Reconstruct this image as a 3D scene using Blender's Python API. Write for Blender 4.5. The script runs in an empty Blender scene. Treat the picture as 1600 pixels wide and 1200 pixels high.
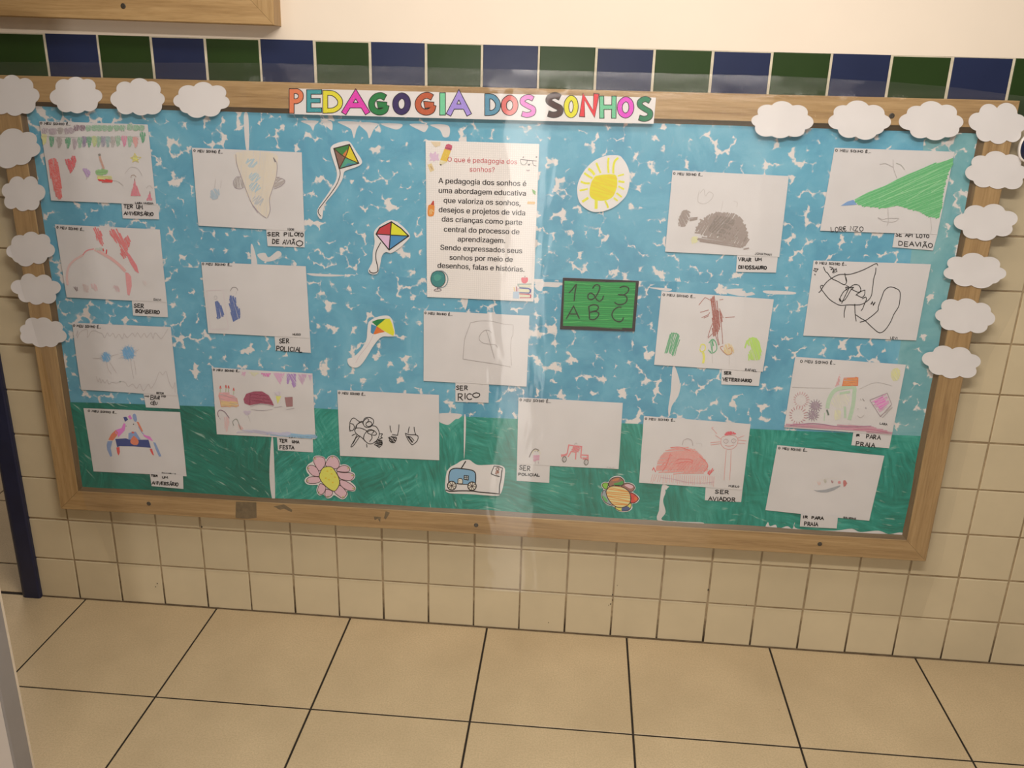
import bpy, bmesh, math, random
from mathutils import Vector, Matrix
from mathutils.geometry import tessellate_polygon

S = bpy.context.scene
COL = S.collection
K = 0.1445 / 0.149                       # tile pitch 14.45 cm
T = 0.1445

# ------------------------------------------------------------------ camera
F_PX = 1377.96
ROT = (1.23038122, -0.0258485, 0.08208333)
CAM = Vector((0.88008186 * K, -2.44899396 * K, 1.72066123 * K))
cd = bpy.data.cameras.new('camera')
cd.sensor_fit = 'HORIZONTAL'
cd.sensor_width = 36.0
cd.lens = F_PX * 36.0 / 1600.0
cd.clip_start = 0.02
cam = bpy.data.objects.new('camera', cd)
cam.location = CAM
cam.rotation_mode = 'XYZ'
cam.rotation_euler = ROT
COL.objects.link(cam)
S.camera = cam

# ------------------------------------------------------------------ world, lights, exposure
w = bpy.data.worlds.new('world')
S.world = w
w.use_nodes = True
w.node_tree.nodes['Background'].inputs[0].default_value = (1.0, 0.92, 0.84, 1)
w.node_tree.nodes['Background'].inputs[1].default_value = 0.12
S.view_settings.view_transform = 'Standard'
S.view_settings.look = 'None'
S.view_settings.gamma = 1.0
S.view_settings.use_curve_mapping = False
S.view_settings.exposure = -0.1


def area(name, loc, target, sx, sy, power, col):
    l = bpy.data.lights.new(name, 'AREA')
    l.shape = 'RECTANGLE'
    l.size = sx
    l.size_y = sy
    l.energy = power
    l.color = col
    o = bpy.data.objects.new(name, l)
    o.location = loc
    o.rotation_euler = (Vector(target) - Vector(loc)).to_track_quat('-Z', 'Y').to_euler()
    COL.objects.link(o)
    return o


# ceiling lamps of the corridor, with unseen fill lamps added among them
area('ceiling_lamp', (1.1, -1.6, 2.6), (1.1, -1.45, 0.0), 1.2, 0.16, 50, (1.0, 0.915, 0.82))
area('wall_side_lamp', (0.75, -0.75, 2.6), (0.75, -0.45, 0.0), 2.2, 0.2, 15, (1.0, 0.91, 0.81))  # added fill close to the wall, brightens its upper part
area('ceiling_lamp_far', (0.9, -3.6, 2.75), (0.9, -2.6, 0.0), 1.2, 0.6, 8, (1.0, 0.90, 0.79))
area('ceiling_lamp_left', (-1.0, -2.0, 2.5), (-0.9, -1.6, 0.0), 0.3, 0.3, 3, (1.0, 0.90, 0.80))  # added fill for the front face of the partition
area('next_room_lamp', (-1.7, 1.3, 2.5), (-1.6, 1.0, 0.0), 0.5, 0.5, 16, (1.0, 0.88, 0.78))  # unseen lamp added to lift the floor beyond the doorway
# unseen lamp added behind the camera for the upright glare on the film
area('door_daylight', (0.37, -5.2, 1.05), (0.6, 0.0, 1.0), 0.34, 0.6, 32, (1.0, 0.93, 0.86))


def U(px, py, plane, axis=1):
    """the point of the plane (y = plane, or z = plane for axis 2) that the photograph shows at pixel px, py"""
    d = RM @ Vector(((px - 800) / F_PX, -(py - 600) / F_PX, -1.0))
    s = (plane - CAM[axis]) / d[axis]
    return CAM + d * s


from mathutils import Euler
RM = Euler(ROT, 'XYZ').to_matrix()


# ------------------------------------------------------------------ materials
def lin(c):
    c = c / 255.0
    return c / 12.92 if c <= 0.04045 else ((c + 0.055) / 1.055) ** 2.4


def nt(name):
    m = bpy.data.materials.new(name)
    m.use_nodes = True
    t = m.node_tree
    b = t.nodes['Principled BSDF']
    return m, t, b


def node(t, kind, **kw):
    n = t.nodes.new(kind)
    for k, v in kw.items():
        if k == 'inp':
            for i, x in v.items():
                n.inputs[i].default_value = x
        else:
            setattr(n, k, v)
    return n


def link(t, a, b):
    t.links.new(a, b)


def pos(t, scale=(1, 1, 1), rot=(0, 0, 0), rnd=False):
    g = node(t, 'ShaderNodeNewGeometry')
    m = node(t, 'ShaderNodeMapping', vector_type='TEXTURE')
    m.inputs['Scale'].default_value = tuple(1 / max(1e-4, x) for x in scale)
    m.inputs['Rotation'].default_value = rot
    src = g.outputs['Position']
    if rnd:
        oi = node(t, 'ShaderNodeObjectInfo')
        a = node(t, 'ShaderNodeVectorMath', operation='MULTIPLY_ADD')
        link(t, oi.outputs['Random'], a.inputs[0])
        a.inputs[1].default_value = (37.0, 11.0, 23.0)
        link(t, src, a.inputs[2])
        src = a.outputs[0]
    link(t, src, m.inputs[0])
    return m.outputs[0]


def noise(t, vec, scale, detail=3.0, rough=0.55, dist=0.0):
    n = node(t, 'ShaderNodeTexNoise')
    n.inputs['Scale'].default_value = scale
    n.inputs['Detail'].default_value = detail
    n.inputs['Roughness'].default_value = rough
    n.inputs['Distortion'].default_value = dist
    link(t, vec, n.inputs['Vector'])
    return n.outputs['Fac']


def ramp(t, fac, *stops, interp='LINEAR'):
    r = node(t, 'ShaderNodeValToRGB')
    r.color_ramp.interpolation = interp
    e = r.color_ramp.elements
    while len(e) < len(stops):
        e.new(0.5)
    for i, (p, c) in enumerate(stops):
        e[i].position = p
        e[i].color = c if len(c) == 4 else (*c, 1)
    link(t, fac, r.inputs[0])
    return r.outputs[0]


def mix(t, fac, a, b, blend='MIX'):
    m = node(t, 'ShaderNodeMix', data_type='RGBA', blend_type=blend)
    for sock, v in ((m.inputs[0], fac), (m.inputs[6], a), (m.inputs[7], b)):
        if hasattr(v, 'links'):
            link(t, v, sock)
        else:
            sock.default_value = v if not isinstance(v, tuple) else (*v[:3], 1)
    return m.outputs[2]


def bump(t, b, h, strength, dist):
    n = node(t, 'ShaderNodeBump')
    n.inputs['Strength'].default_value = strength
    n.inputs['Distance'].default_value = dist
    link(t, h, n.inputs['Height'])
    link(t, n.outputs[0], b.inputs['Normal'])


def rgb(r, g, b):
    return (lin(r), lin(g), lin(b))


def simple(name, c, rough=0.6, var=0.0, scale=30, spec=0.5):
    m, t, b = nt(name)
    b.inputs['Roughness'].default_value = rough
    b.inputs['Specular IOR Level'].default_value = spec
    if var:
        f = noise(t, pos(t), scale, 4)
        d = tuple(x * (1 - var) for x in c)
        e = tuple(min(1, x * (1 + var)) for x in c)
        link(t, ramp(t, f, (0.3, d), (0.7, e)), b.inputs['Base Color'])
    else:
        b.inputs['Base Color'].default_value = (*c, 1)
    return m


def paper_mat(name, c):
    m, t, b = nt(name)
    b.inputs['Roughness'].default_value = 0.85
    b.inputs['Specular IOR Level'].default_value = 0.2
    f = noise(t, pos(t, rnd=True), 14, 3)
    link(t, ramp(t, f, (0.3, tuple(x * 0.95 for x in c)), (0.7, c)), b.inputs['Base Color'])
    bump(t, b, noise(t, pos(t, rnd=True), 9, 2), 0.25, 0.01)
    return m


PAPER = (0.70, 0.68, 0.695)
M = {}
M['paper'] = paper_mat('white_paper', PAPER)
M['card'] = paper_mat('white_card', (0.78, 0.755, 0.765))
INK = {}


def ink(r, g, b, ref=190.0, pencil=0.0):
    """colour on paper: r g b as photographed where white paper photographs at ref; pencil: share of paper showing through"""
    k = (r, g, b, ref, pencil)
    if k in INK:
        return INK[k]
    q = lin(ref)
    c = tuple(min(0.74, max(0.004, lin(v) / q * p)) for v, p in zip((r, g, b), (0.735, 0.72, 0.715)))
    m, t, bs = nt('pencil' if pencil else 'ink')
    bs.inputs['Roughness'].default_value = 0.8
    bs.inputs['Specular IOR Level'].default_value = 0.25
    if pencil:
        f = noise(t, pos(t, (160, 160, 420), (0, 0.5, 0)), 1.0, 3, 0.7)
        f = ramp(t, f, (0.40, (0, 0, 0)), (0.66, (1, 1, 1)))
        mm = node(t, 'ShaderNodeMath', operation='MULTIPLY')
        link(t, f, mm.inputs[0])
        mm.inputs[1].default_value = pencil
        link(t, mix(t, mm.outputs[0], c, PAPER), bs.inputs['Base Color'])
    else:
        bs.inputs['Base Color'].default_value = (*c, 1)
    INK[k] = m
    return m


BLACK = ink(22, 20, 22)
GREY = ink(150, 146, 146, pencil=0.4)


def wood(name, along, c0, c1, c2):
    m, t, b = nt(name)
    b.inputs['Roughness'].default_value = 0.45
    sc = (1.6, 30, 34) if along == 'x' else (34, 30, 1.6)
    v = pos(t, sc, rnd=True)
    f = noise(t, v, 1.3, 5, 0.6, 0.6)
    base = ramp(t, f, (0.30, c0), (0.5, c1), (0.72, c2))
    v2 = pos(t, tuple(x * 3 for x in sc), rnd=True)
    f2 = noise(t, v2, 2.6, 3, 0.7)
    f2 = ramp(t, f2, (0.36, (0.72, 0.68, 0.6)), (0.55, (1, 1, 1)))
    link(t, mix(t, 0.6, base, f2, 'MULTIPLY'), b.inputs['Base Color'])
    bump(t, b, f, 0.08, 0.002)
    return m


WC = ((0.32, 0.195, 0.082), (0.43, 0.275, 0.122), (0.50, 0.335, 0.16))
M['wood_x'] = wood('light_wood_lengthwise', 'x', *WC)
M['wood_z'] = wood('light_wood_upright', 'z', *WC)
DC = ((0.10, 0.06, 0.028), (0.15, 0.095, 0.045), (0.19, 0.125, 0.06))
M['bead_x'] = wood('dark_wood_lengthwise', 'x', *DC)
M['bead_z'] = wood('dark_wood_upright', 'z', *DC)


def blue_paint(name, c_dark, c_mid, c_light, flecks=1.0, cell=41.0):
    """sponged paint: round dabs that leave star-shaped flecks of bare paper where they do not meet"""
    m, t, b = nt(name)
    b.inputs['Roughness'].default_value = 0.55
    b.inputs['Specular IOR Level'].default_value = 0.3
    v = pos(t, (1, 1, 1), rnd=True)
    dn = node(t, 'ShaderNodeTexNoise', inp={'Scale': 70.0, 'Detail': 3.0})
    link(t, v, dn.inputs['Vector'])
    a = node(t, 'ShaderNodeVectorMath', operation='MULTIPLY_ADD')
    link(t, dn.outputs['Color'], a.inputs[0])
    a.inputs[1].default_value = (0.022, 0.0, 0.022)
    link(t, v, a.inputs[2])
    vo = node(t, 'ShaderNodeTexVoronoi', feature='F1', inp={'Scale': cell, 'Randomness': 0.9})
    link(t, a.outputs[0], vo.inputs['Vector'])
    fine = noise(t, v, 170, 4, 0.7)
    ad = node(t, 'ShaderNodeMath', operation='MULTIPLY_ADD')
    link(t, fine, ad.inputs[0])
    ad.inputs[1].default_value = 0.26
    link(t, vo.outputs['Distance'], ad.inputs[2])
    big = noise(t, v, 3.2, 2)
    ad2 = node(t, 'ShaderNodeMath', operation='MULTIPLY_ADD')
    link(t, big, ad2.inputs[0])
    ad2.inputs[1].default_value = 0.34
    link(t, ad.outputs[0], ad2.inputs[2])
    lo = 1.05 - 0.06 * (flecks - 1)
    sc_ = node(t, 'ShaderNodeMath', operation='MULTIPLY', inp={1: 0.7})
    link(t, ad2.outputs[0], sc_.inputs[0])
    lo *= 0.7
    fleck = ramp(t, sc_.outputs[0], (lo - 0.06, (0, 0, 0)), (lo - 0.012, (0.22, 0.22, 0.22)), (lo + 0.02, (1, 1, 1)))
    tone = noise(t, v, 7, 5, 0.65, 0.8)
    tone2 = noise(t, v, 45, 4, 0.7, 0.4)
    base = ramp(t, tone, (0.32, c_dark), (0.52, c_mid), (0.74, c_light))
    base = mix(t, ramp(t, tone2, (0.5, (0, 0, 0)), (0.8, (0.35, 0.35, 0.35))), base, c_light)
    link(t, mix(t, fleck, base, (0.74, 0.70, 0.69)), b.inputs['Base Color'])
    bump(t, b, noise(t, v, 6, 2), 0.3, 0.01)
    return m


M['blue'] = blue_paint('sponged_blue_paint', (0.095, 0.33, 0.50), (0.13, 0.405, 0.575), (0.21, 0.50, 0.65))
M['blue_deep'] = blue_paint('sponged_deep_blue_paint', (0.06, 0.27, 0.44), (0.09, 0.35, 0.52), (0.16, 0.45, 0.61))
M['blue_pale'] = blue_paint('pale_blue_paint', (0.13, 0.36, 0.42), (0.19, 0.44, 0.49), (0.27, 0.52, 0.57), flecks=0.3)


def green_paint(name, c_dark, c_mid, c_light, ang):
    m, t, b = nt(name)
    b.inputs['Roughness'].default_value = 0.5
    b.inputs['Specular IOR Level'].default_value = 0.3
    v = pos(t, (1, 1, 1), rnd=True)
    warp = node(t, 'ShaderNodeTexNoise', inp={'Scale': 5.0, 'Detail': 2.0})
    link(t, v, warp.inputs['Vector'])
    a = node(t, 'ShaderNodeVectorMath', operation='MULTIPLY_ADD')
    link(t, warp.outputs['Color'], a.inputs[0])
    a.inputs[1].default_value = (0.10, 0.0, 0.10)
    link(t, v, a.inputs[2])
    fs = []
    for da in (0.0, 1.15):
        mp = node(t, 'ShaderNodeMapping', vector_type='TEXTURE')
        mp.inputs['Rotation'].default_value = (0, ang + da, 0)
        mp.inputs['Scale'].default_value = (1 / 13, 1, 1 / 110)
        link(t, a.outputs[0], mp.inputs[0])
        fs.append(noise(t, mp.outputs[0], 1.0, 4, 0.65))
    sel = ramp(t, noise(t, v, 4.5, 2), (0.44, (0, 0, 0)), (0.56, (1, 1, 1)))
    fm = node(t, 'ShaderNodeMix', data_type='FLOAT')
    link(t, sel, fm.inputs[0])
    link(t, fs[0], fm.inputs[2])
    link(t, fs[1], fm.inputs[3])
    f0 = fm.outputs[0]
    big = noise(t, v, 7, 3)
    av = node(t, 'ShaderNodeMath', operation='MULTIPLY_ADD', inp={1: 0.5})
    link(t, big, av.inputs[0])
    sb_ = node(t, 'ShaderNodeMath', operation='MULTIPLY_ADD', inp={1: 0.75, 2: -0.12})
    link(t, f0, sb_.inputs[0])
    link(t, sb_.outputs[0], av.inputs[2])
    f = av.outputs[0]
    base = ramp(t, f, (0.34, c_dark), (0.52, c_mid), (0.72, c_light))
    mp2 = node(t, 'ShaderNodeMapping', vector_type='TEXTURE')
    mp2.inputs['Rotation'].default_value = (0, ang, 0)
    mp2.inputs['Scale'].default_value = (1 / 12, 1, 1 / 70)
    link(t, a.outputs[0], mp2.inputs[0])
    f2 = noise(t, mp2.outputs[0], 1.6, 3, 0.6)
    link(t, mix(t, ramp(t, f2, (0.62, (0, 0, 0)), (0.74, (0.65, 0.65, 0.65))), base, (0.45, 0.62, 0.55)), b.inputs['Base Color'])
    bump(t, b, f, 0.2, 0.003)
    return m


M['green_dark'] = green_paint('dark_green_paint', (0.004, 0.115, 0.085), (0.006, 0.18, 0.135), (0.014, 0.27, 0.205), 0.6)
M['green'] = green_paint('green_paint', (0.006, 0.17, 0.13), (0.013, 0.29, 0.235), (0.09, 0.45, 0.38), 1.25)
M['green2'] = green_paint('streaky_green_paint', (0.005, 0.16, 0.12), (0.011, 0.275, 0.22), (0.06, 0.41, 0.34), 0.15)


def tile_mat(name, c, var, rough=0.22, dirt=0.0):
    m, t, b = nt(name)
    b.inputs['Roughness'].default_value = rough
    v = pos(t)
    f = noise(t, v, 5, 4, 0.6)
    base = ramp(t, f, (0.3, tuple(x * (1 - var) for x in c)), (0.7, tuple(min(1, x * (1 + var)) for x in c)))
    if dirt:
        s = noise(t, v, 130, 2, 0.5)
        base = mix(t, ramp(t, s, (0.72, (0, 0, 0)), (0.80, (dirt, dirt, dirt))), base, (0.20, 0.13, 0.07))
    link(t, base, b.inputs['Base Color'])
    bump(t, b, noise(t, v, 22, 2), 0.06, 0.004)
    return m


M['tile'] = tile_mat('cream_wall_tile', (0.62, 0.525, 0.355), 0.05, 0.25, 0.12)
M['tile_blue'] = tile_mat('navy_blue_tile', (0.016, 0.024, 0.070), 0.10, 0.30)
M['tile_green'] = tile_mat('dark_green_tile', (0.019, 0.044, 0.008), 0.12, 0.30)


def grout(name, c0, c1, soiled=False):
    m, t, b = nt(name)
    b.inputs['Roughness'].default_value = 0.95
    f = noise(t, pos(t), 16, 5, 0.7)
    base = ramp(t, f, (0.35, c0), (0.65, c1))
    if soiled:                                                     # mopping dirt settled in the lowest joints
        g = node(t, 'ShaderNodeNewGeometry')
        sp = node(t, 'ShaderNodeSeparateXYZ')
        link(t, g.outputs['Position'], sp.inputs[0])
        ad = node(t, 'ShaderNodeMath', operation='MULTIPLY_ADD', inp={1: 0.16})
        link(t, f, ad.inputs[0])
        link(t, sp.outputs['Z'], ad.inputs[2])
        base = mix(t, ramp(t, ad.outputs[0], (0.09, (1, 1, 1)), (0.20, (0, 0, 0))), base, (0.045, 0.03, 0.016))
    link(t, base, b.inputs['Base Color'])
    return m


M['grout'] = grout('tan_grout', (0.26, 0.185, 0.10), (0.44, 0.34, 0.21), True)
M['grout_light'] = grout('pale_grout', (0.50, 0.45, 0.34), (0.66, 0.60, 0.47))
M['grout_dark'] = grout('dark_floor_grout', (0.010, 0.007, 0.004), (0.028, 0.019, 0.010))
M['dirt'] = simple('dark_dirt', (0.03, 0.02, 0.012), 0.9)
M['joint'] = simple('brown_wall_joint', (0.13, 0.09, 0.05), 0.95, 0.35, 30)
M['plaster'] = simple('cream_wall_paint', (0.79, 0.695, 0.585), 0.7, 0.015, 6, 0.3)
M['navy'] = simple('navy_gloss_paint', (0.010, 0.014, 0.048), 0.35, 0.15, 12)
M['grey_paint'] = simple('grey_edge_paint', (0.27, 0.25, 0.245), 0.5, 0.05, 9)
M['cream_trim'] = simple('cream_edge_trim', (0.62, 0.53, 0.42), 0.5, 0.05, 9)
M['white_paint'] = simple('white_gloss_paint', (0.72, 0.66, 0.62), 0.4, 0.03, 9)


def floor_mat():
    m, t, b = nt('beige_floor_tile')
    b.inputs['Roughness'].default_value = 0.42
    v = pos(t)
    f = noise(t, v, 3.2, 4, 0.6)
    base = ramp(t, f, (0.30, (0.49, 0.375, 0.225)), (0.70, (0.60, 0.465, 0.285)))
    g = noise(t, v, 210, 3, 0.7)
    base = mix(t, ramp(t, g, (0.35, (0.5, 0.5, 0.5)), (0.6, (0, 0, 0))), base, (0.36, 0.275, 0.16))
    s = noise(t, v, 60, 2, 0.5)
    base = mix(t, ramp(t, s, (0.76, (0, 0, 0)), (0.80, (0.5, 0.5, 0.5))), base, (0.16, 0.10, 0.05))
    link(t, base, b.inputs['Base Color'])
    bump(t, b, g, 0.05, 0.001)
    return m


M['floor'] = floor_mat()
M['screw'] = simple('dark_screw_metal', (0.045, 0.036, 0.026), 0.4, 0.2, 300)
M['cork'] = simple('brown_board_panel', (0.20, 0.13, 0.07), 0.9, 0.1, 60)
M['tape'] = simple('brown_tape_residue', (0.16, 0.115, 0.062), 0.35, 0.25, 90)


# ------------------------------------------------------------------ object helpers
def mesh_obj(name, verts, faces, mats, fmat=None, parent=None, smooth=False, origin=None):
    if origin is None:
        lo = [min(v[i] for v in verts) for i in range(3)]
        hi = [max(v[i] for v in verts) for i in range(3)]
        origin = Vector([(a + b) / 2 for a, b in zip(lo, hi)])
    origin = Vector(origin)
    me = bpy.data.meshes.new(name)
    me.from_pydata([tuple(Vector(v) - origin) for v in verts], [], faces)
    for m in mats:
        me.materials.append(m)
    if fmat:
        me.polygons.foreach_set('material_index', fmat)
    if smooth:
        me.polygons.foreach_set('use_smooth', [True] * len(me.polygons))
    me.update()
    o = bpy.data.objects.new(name, me)
    COL.objects.link(o)
    if parent is not None:
        o.parent = parent
        o.location = origin - WORLD[parent.name]
    else:
        o.location = origin
    WORLD[o.name] = origin
    return o


WORLD = {}


def empty(name, loc):
    o = bpy.data.objects.new(name, None)
    o.empty_display_size = 0.05
    o.location = loc
    COL.objects.link(o)
    WORLD[o.name] = Vector(loc)
    return o


def tag(o, label, cat, group=None):
    o['label'] = label
    o['category'] = cat
    if group:
        o['group'] = group
    return o


def structure(o, label=None, cat=None):
    o['kind'] = 'structure'
    if label:
        o['label'] = label
        o['category'] = cat
    return o


class MB:
    """collects boxes and prisms into one mesh"""

    def __init__(self):
        self.v, self.f, self.m = [], [], []

    def prism(self, pts, d, mat=0):
        """pts: front outline (3-D, counter-clockwise seen from the front), d: vector to the back"""
        n = len(pts)
        b = len(self.v)
        self.v += [Vector(p) for p in pts] + [Vector(p) + Vector(d) for p in pts]
        tris = tessellate_polygon([[Vector(p) for p in pts]])
        for t3 in tris:
            a = [b + i for i in t3]
            nr = (self.v[a[1]] - self.v[a[0]]).cross(self.v[a[2]] - self.v[a[0]])
            if nr.dot(Vector(d)) > 0:
                a.reverse()
            self.f.append(a)
            self.m.append(mat)
            self.f.append([i + n for i in reversed(a)])
            self.m.append(mat)
        for i in range(n):
            j = (i + 1) % n
            self.f.append([b + i, b + i + n, b + j + n, b + j])
            self.m.append(mat)

    def box(self, x0, x1, y0, y1, z0, z1, mat=0):
        b = len(self.v)
        self.v += [Vector((x, y, z)) for x in (x0, x1) for y in (y0, y1) for z in (z0, z1)]
        for q in ((0, 1, 3, 2), (4, 6, 7, 5), (0, 4, 5, 1), (2, 3, 7, 6), (0, 2, 6, 4), (1, 5, 7, 3)):
            self.f.append([b + i for i in q])
            self.m.append(mat)

    def tile(self, x0, x1, z0, z1, y_front, y_back, bev, mat=0):
        """wall tile: bevelled front towards -y"""
        b = len(self.v)
        e = bev
        self.v += [Vector(p) for p in ((x0, y_back, z0), (x1, y_back, z0), (x1, y_back, z1), (x0, y_back, z1),
                                       (x0, y_front + e * .6, z0), (x1, y_front + e * .6, z0), (x1, y_front + e * .6, z1), (x0, y_front + e * .6, z1),
                                       (x0 + e, y_front, z0 + e), (x1 - e, y_front, z0 + e), (x1 - e, y_front, z1 - e), (x0 + e, y_front, z1 - e))]
        for i in range(4):
            j = (i + 1) % 4
            self.f.append([b + i, b + j, b + 4 + j, b + 4 + i])
            self.f.append([b + 4 + i, b + 4 + j, b + 8 + j, b + 8 + i])
            self.m += [mat, mat]
        self.f.append([b + 8, b + 9, b + 10, b + 11])
        self.m.append(mat)

    def obj(self, name, mats, parent=None, smooth=False, origin=None):
        return mesh_obj(name, self.v, self.f, mats, self.m, parent, smooth, origin)


# ------------------------------------------------------------------ the setting
rnd = random.Random(7)
XL, XR = -0.881 * K, 3.3
Z_CAP = 11.98 * T
W = MB()
W.box(XL, XR, 0.0025, 0.165, 0.0, Z_CAP, 0)                       # grout bed / wall core
for r in range(11):
    for c in range(-7, 23):
        x0, x1 = c * T, (c + 1) * T
        if x1 < XL + 0.01 or x0 > XR:
            continue
        x0 = max(x0, XL)
        g = 0.0028
        j = lambda: rnd.uniform(-0.0007, 0.0007)
        zz0 = 0.0006 if r == 0 else r * T
        W.tile(x0 + (g + j() if x0 > XL else 0), x1 - g + j(), zz0 + g + j(), (r + 1) * T - g + j(),
               rnd.uniform(-0.0006, 0.0004), 0.004, 0.0016, 1)
for c in range(-7, 23):                                            # the coloured cap row
    x0, x1 = c * T + 0.02 * T, (c + 1) * T + 0.02 * T
    if x1 < XL + 0.01:
        continue
    x0 = max(x0, XL)
    j = lambda: rnd.uniform(-0.0006, 0.0006)
    W.tile(x0 + 0.0032 + j(), x1 - 0.0032 + j(), 11 * T + 0.003, Z_CAP - 0.001 + j() * 3, rnd.uniform(-0.001, 0), 0.004, 0.0014, 2 if c % 2 == 0 else 3)
W.box(XL, XR, 0.0006, 0.004, 11 * T, Z_CAP, 4)
for px, py, r_ in ((315, 823.5, .0030), (954, 944, .0022), (957, 938, .0016), (951, 946, .0012), (957, 929.5, .0024), (964.5, 915, .0012), (1106.5, 922, .0030), (245.5, 912, .0018), (243, 917, .0014), (857, 973, .0014), (1166.5, 945.5, .0014)):
    c_ = U(px, py, -0.0012)                                        # specks of dirt and an old nail hole
    W.prism([(c_.x + r_ * math.cos(k * 1.047) * (1, .7)[k % 2], -0.0012, c_.z + r_ * math.sin(k * 1.047)) for k in range(6)], (0, 0.003, 0), 6)
W.box(XL, XR, -0.0030, 0.003, -0.001, 0.0030, 5)                   # joint between wall and floor
wall = structure(W.obj('wall_back', [M['grout'], M['tile'], M['tile_blue'], M['tile_green'], M['grout_light'], M['joint'], M['dirt']]))
P = MB()
P.box(-3.2, XR, 0.0, 0.165, Z_CAP, 3.0, 0)
structure(P.obj('wall_back_upper', [M['plaster']]))

FL = MB()
FX0, FPIT, FD0 = -0.72599823 * K, 0.45566753 * K, 0.44579703 * K
FL.box(-3.6, 4.6, -5.0, 3.2, -0.06, -0.0022, 0)


def floor_tile(x0, x1, y0, y1):
    g, e = 0.0028, 0.0013
    b = len(FL.v)
    x0, x1, y0, y1 = x0 + g, x1 - g, y0 + g, y1 - g
    z = rnd.uniform(-0.0002, 0.0002)
    FL.v += [Vector(p) for p in ((x0, y0, -.004), (x1, y0, -.004), (x1, y1, -.004), (x0, y1, -.004),
                                 (x0, y0, z - e), (x1, y0, z - e), (x1, y1, z - e), (x0, y1, z - e),
                                 (x0 + e, y0 + e, z), (x1 - e, y0 + e, z), (x1 - e, y1 - e, z), (x0 + e, y1 - e, z))]
    for i in range(4):
        j = (i + 1) % 4
        FL.f.append([b + i, b + j, b + 4 + j, b + 4 + i])
        FL.f.append([b + 4 + i, b + 4 + j, b + 8 + j, b + 8 + i])
    FL.f.append([b + 8, b + 9, b + 10, b + 11])
    FL.m += [1] * 9


for i in range(-6, 11):
    for k in range(0, 10):
        ya = 0.012 * K if k == 0 else -FD0 - (k - 1) * FPIT
        yb = -FD0 if k == 0 else -FD0 - k * FPIT
        x0 = FX0 + i * FPIT
        if k == 0 and x0 + FPIT > XL and x0 < XL:
            pass
        floor_tile(x0, x0 + FPIT, yb, ya if k else 0.0015)
for i in range(-6, 1):                                            # threshold strip in the doorway and the floor beyond it
    x0 = -1.49 * K + i * FPIT
    floor_tile(x0, x0 + FPIT if i < 0 else XL + 0.02, 0.012 * K, 0.184 * K)
    for k in range(6):
        floor_tile(x0, x0 + FPIT, 0.184 * K + k * FPIT, 0.184 * K + (k + 1) * FPIT)
for k in range(6):
    for i in range(1, 8):
        x0 = -1.49 * K + i * FPIT
        floor_tile(x0, x0 + FPIT, 0.184 * K + k * FPIT, 0.184 * K + (k + 1) * FPIT)
structure(FL.obj('floor', [M['grout_dark'], M['floor']]))

# door jamb at the end of the tiled wall: an upright with rounded front edge
JB = MB()
xa, xb = -0.948 * K, -0.877 * K
out = []
for (cx, a0, a1, r) in ((xa + 0.022, 180, 270, 0.022), (xb - 0.006, 270, 360, 0.006)):
    for i in range(7):
        a = math.radians(a0 + (a1 - a0) * i / 6)
        out.append((cx + r * math.cos(a), -0.016 + r + r * math.sin(a)))
out += [(xb, 0.166), (xa, 0.166)]
JB.prism([(x, y, 0.0) for x, y in out], (0, 0, 2.1))
structure(JB.obj('trim_1', [M['navy']]))

# free end of the white partition at the left
WL = MB()
xe = -0.3993 * K
yf, yn = -0.80 * K, -0.869 * K
WL.box(-3.2, xe - 0.004, yn, yf, 0.0, 2.7, 0)
WL.prism([(xe - 0.004, yn, 0), (xe, yn + 0.004, 0), (xe, yf - 0.012, 0), (xe - 0.006, yf - 0.012, 0)], (0, 0, 2.7), 1)  # side face in a darker grey than the front
WL.prism([(xe - 0.006, yf - 0.012, 0), (xe, yf - 0.012, 0), (xe + 0.001, yf - 0.006, 0), (xe - 0.006, yf, 0)], (0, 0, 2.7), 2)
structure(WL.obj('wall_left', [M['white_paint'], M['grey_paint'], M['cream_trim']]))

# ------------------------------------------------------------------ the framed board
D = 0.039                                # depth of the frame in front of the wall
Y_PANEL = -0.0225


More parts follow.
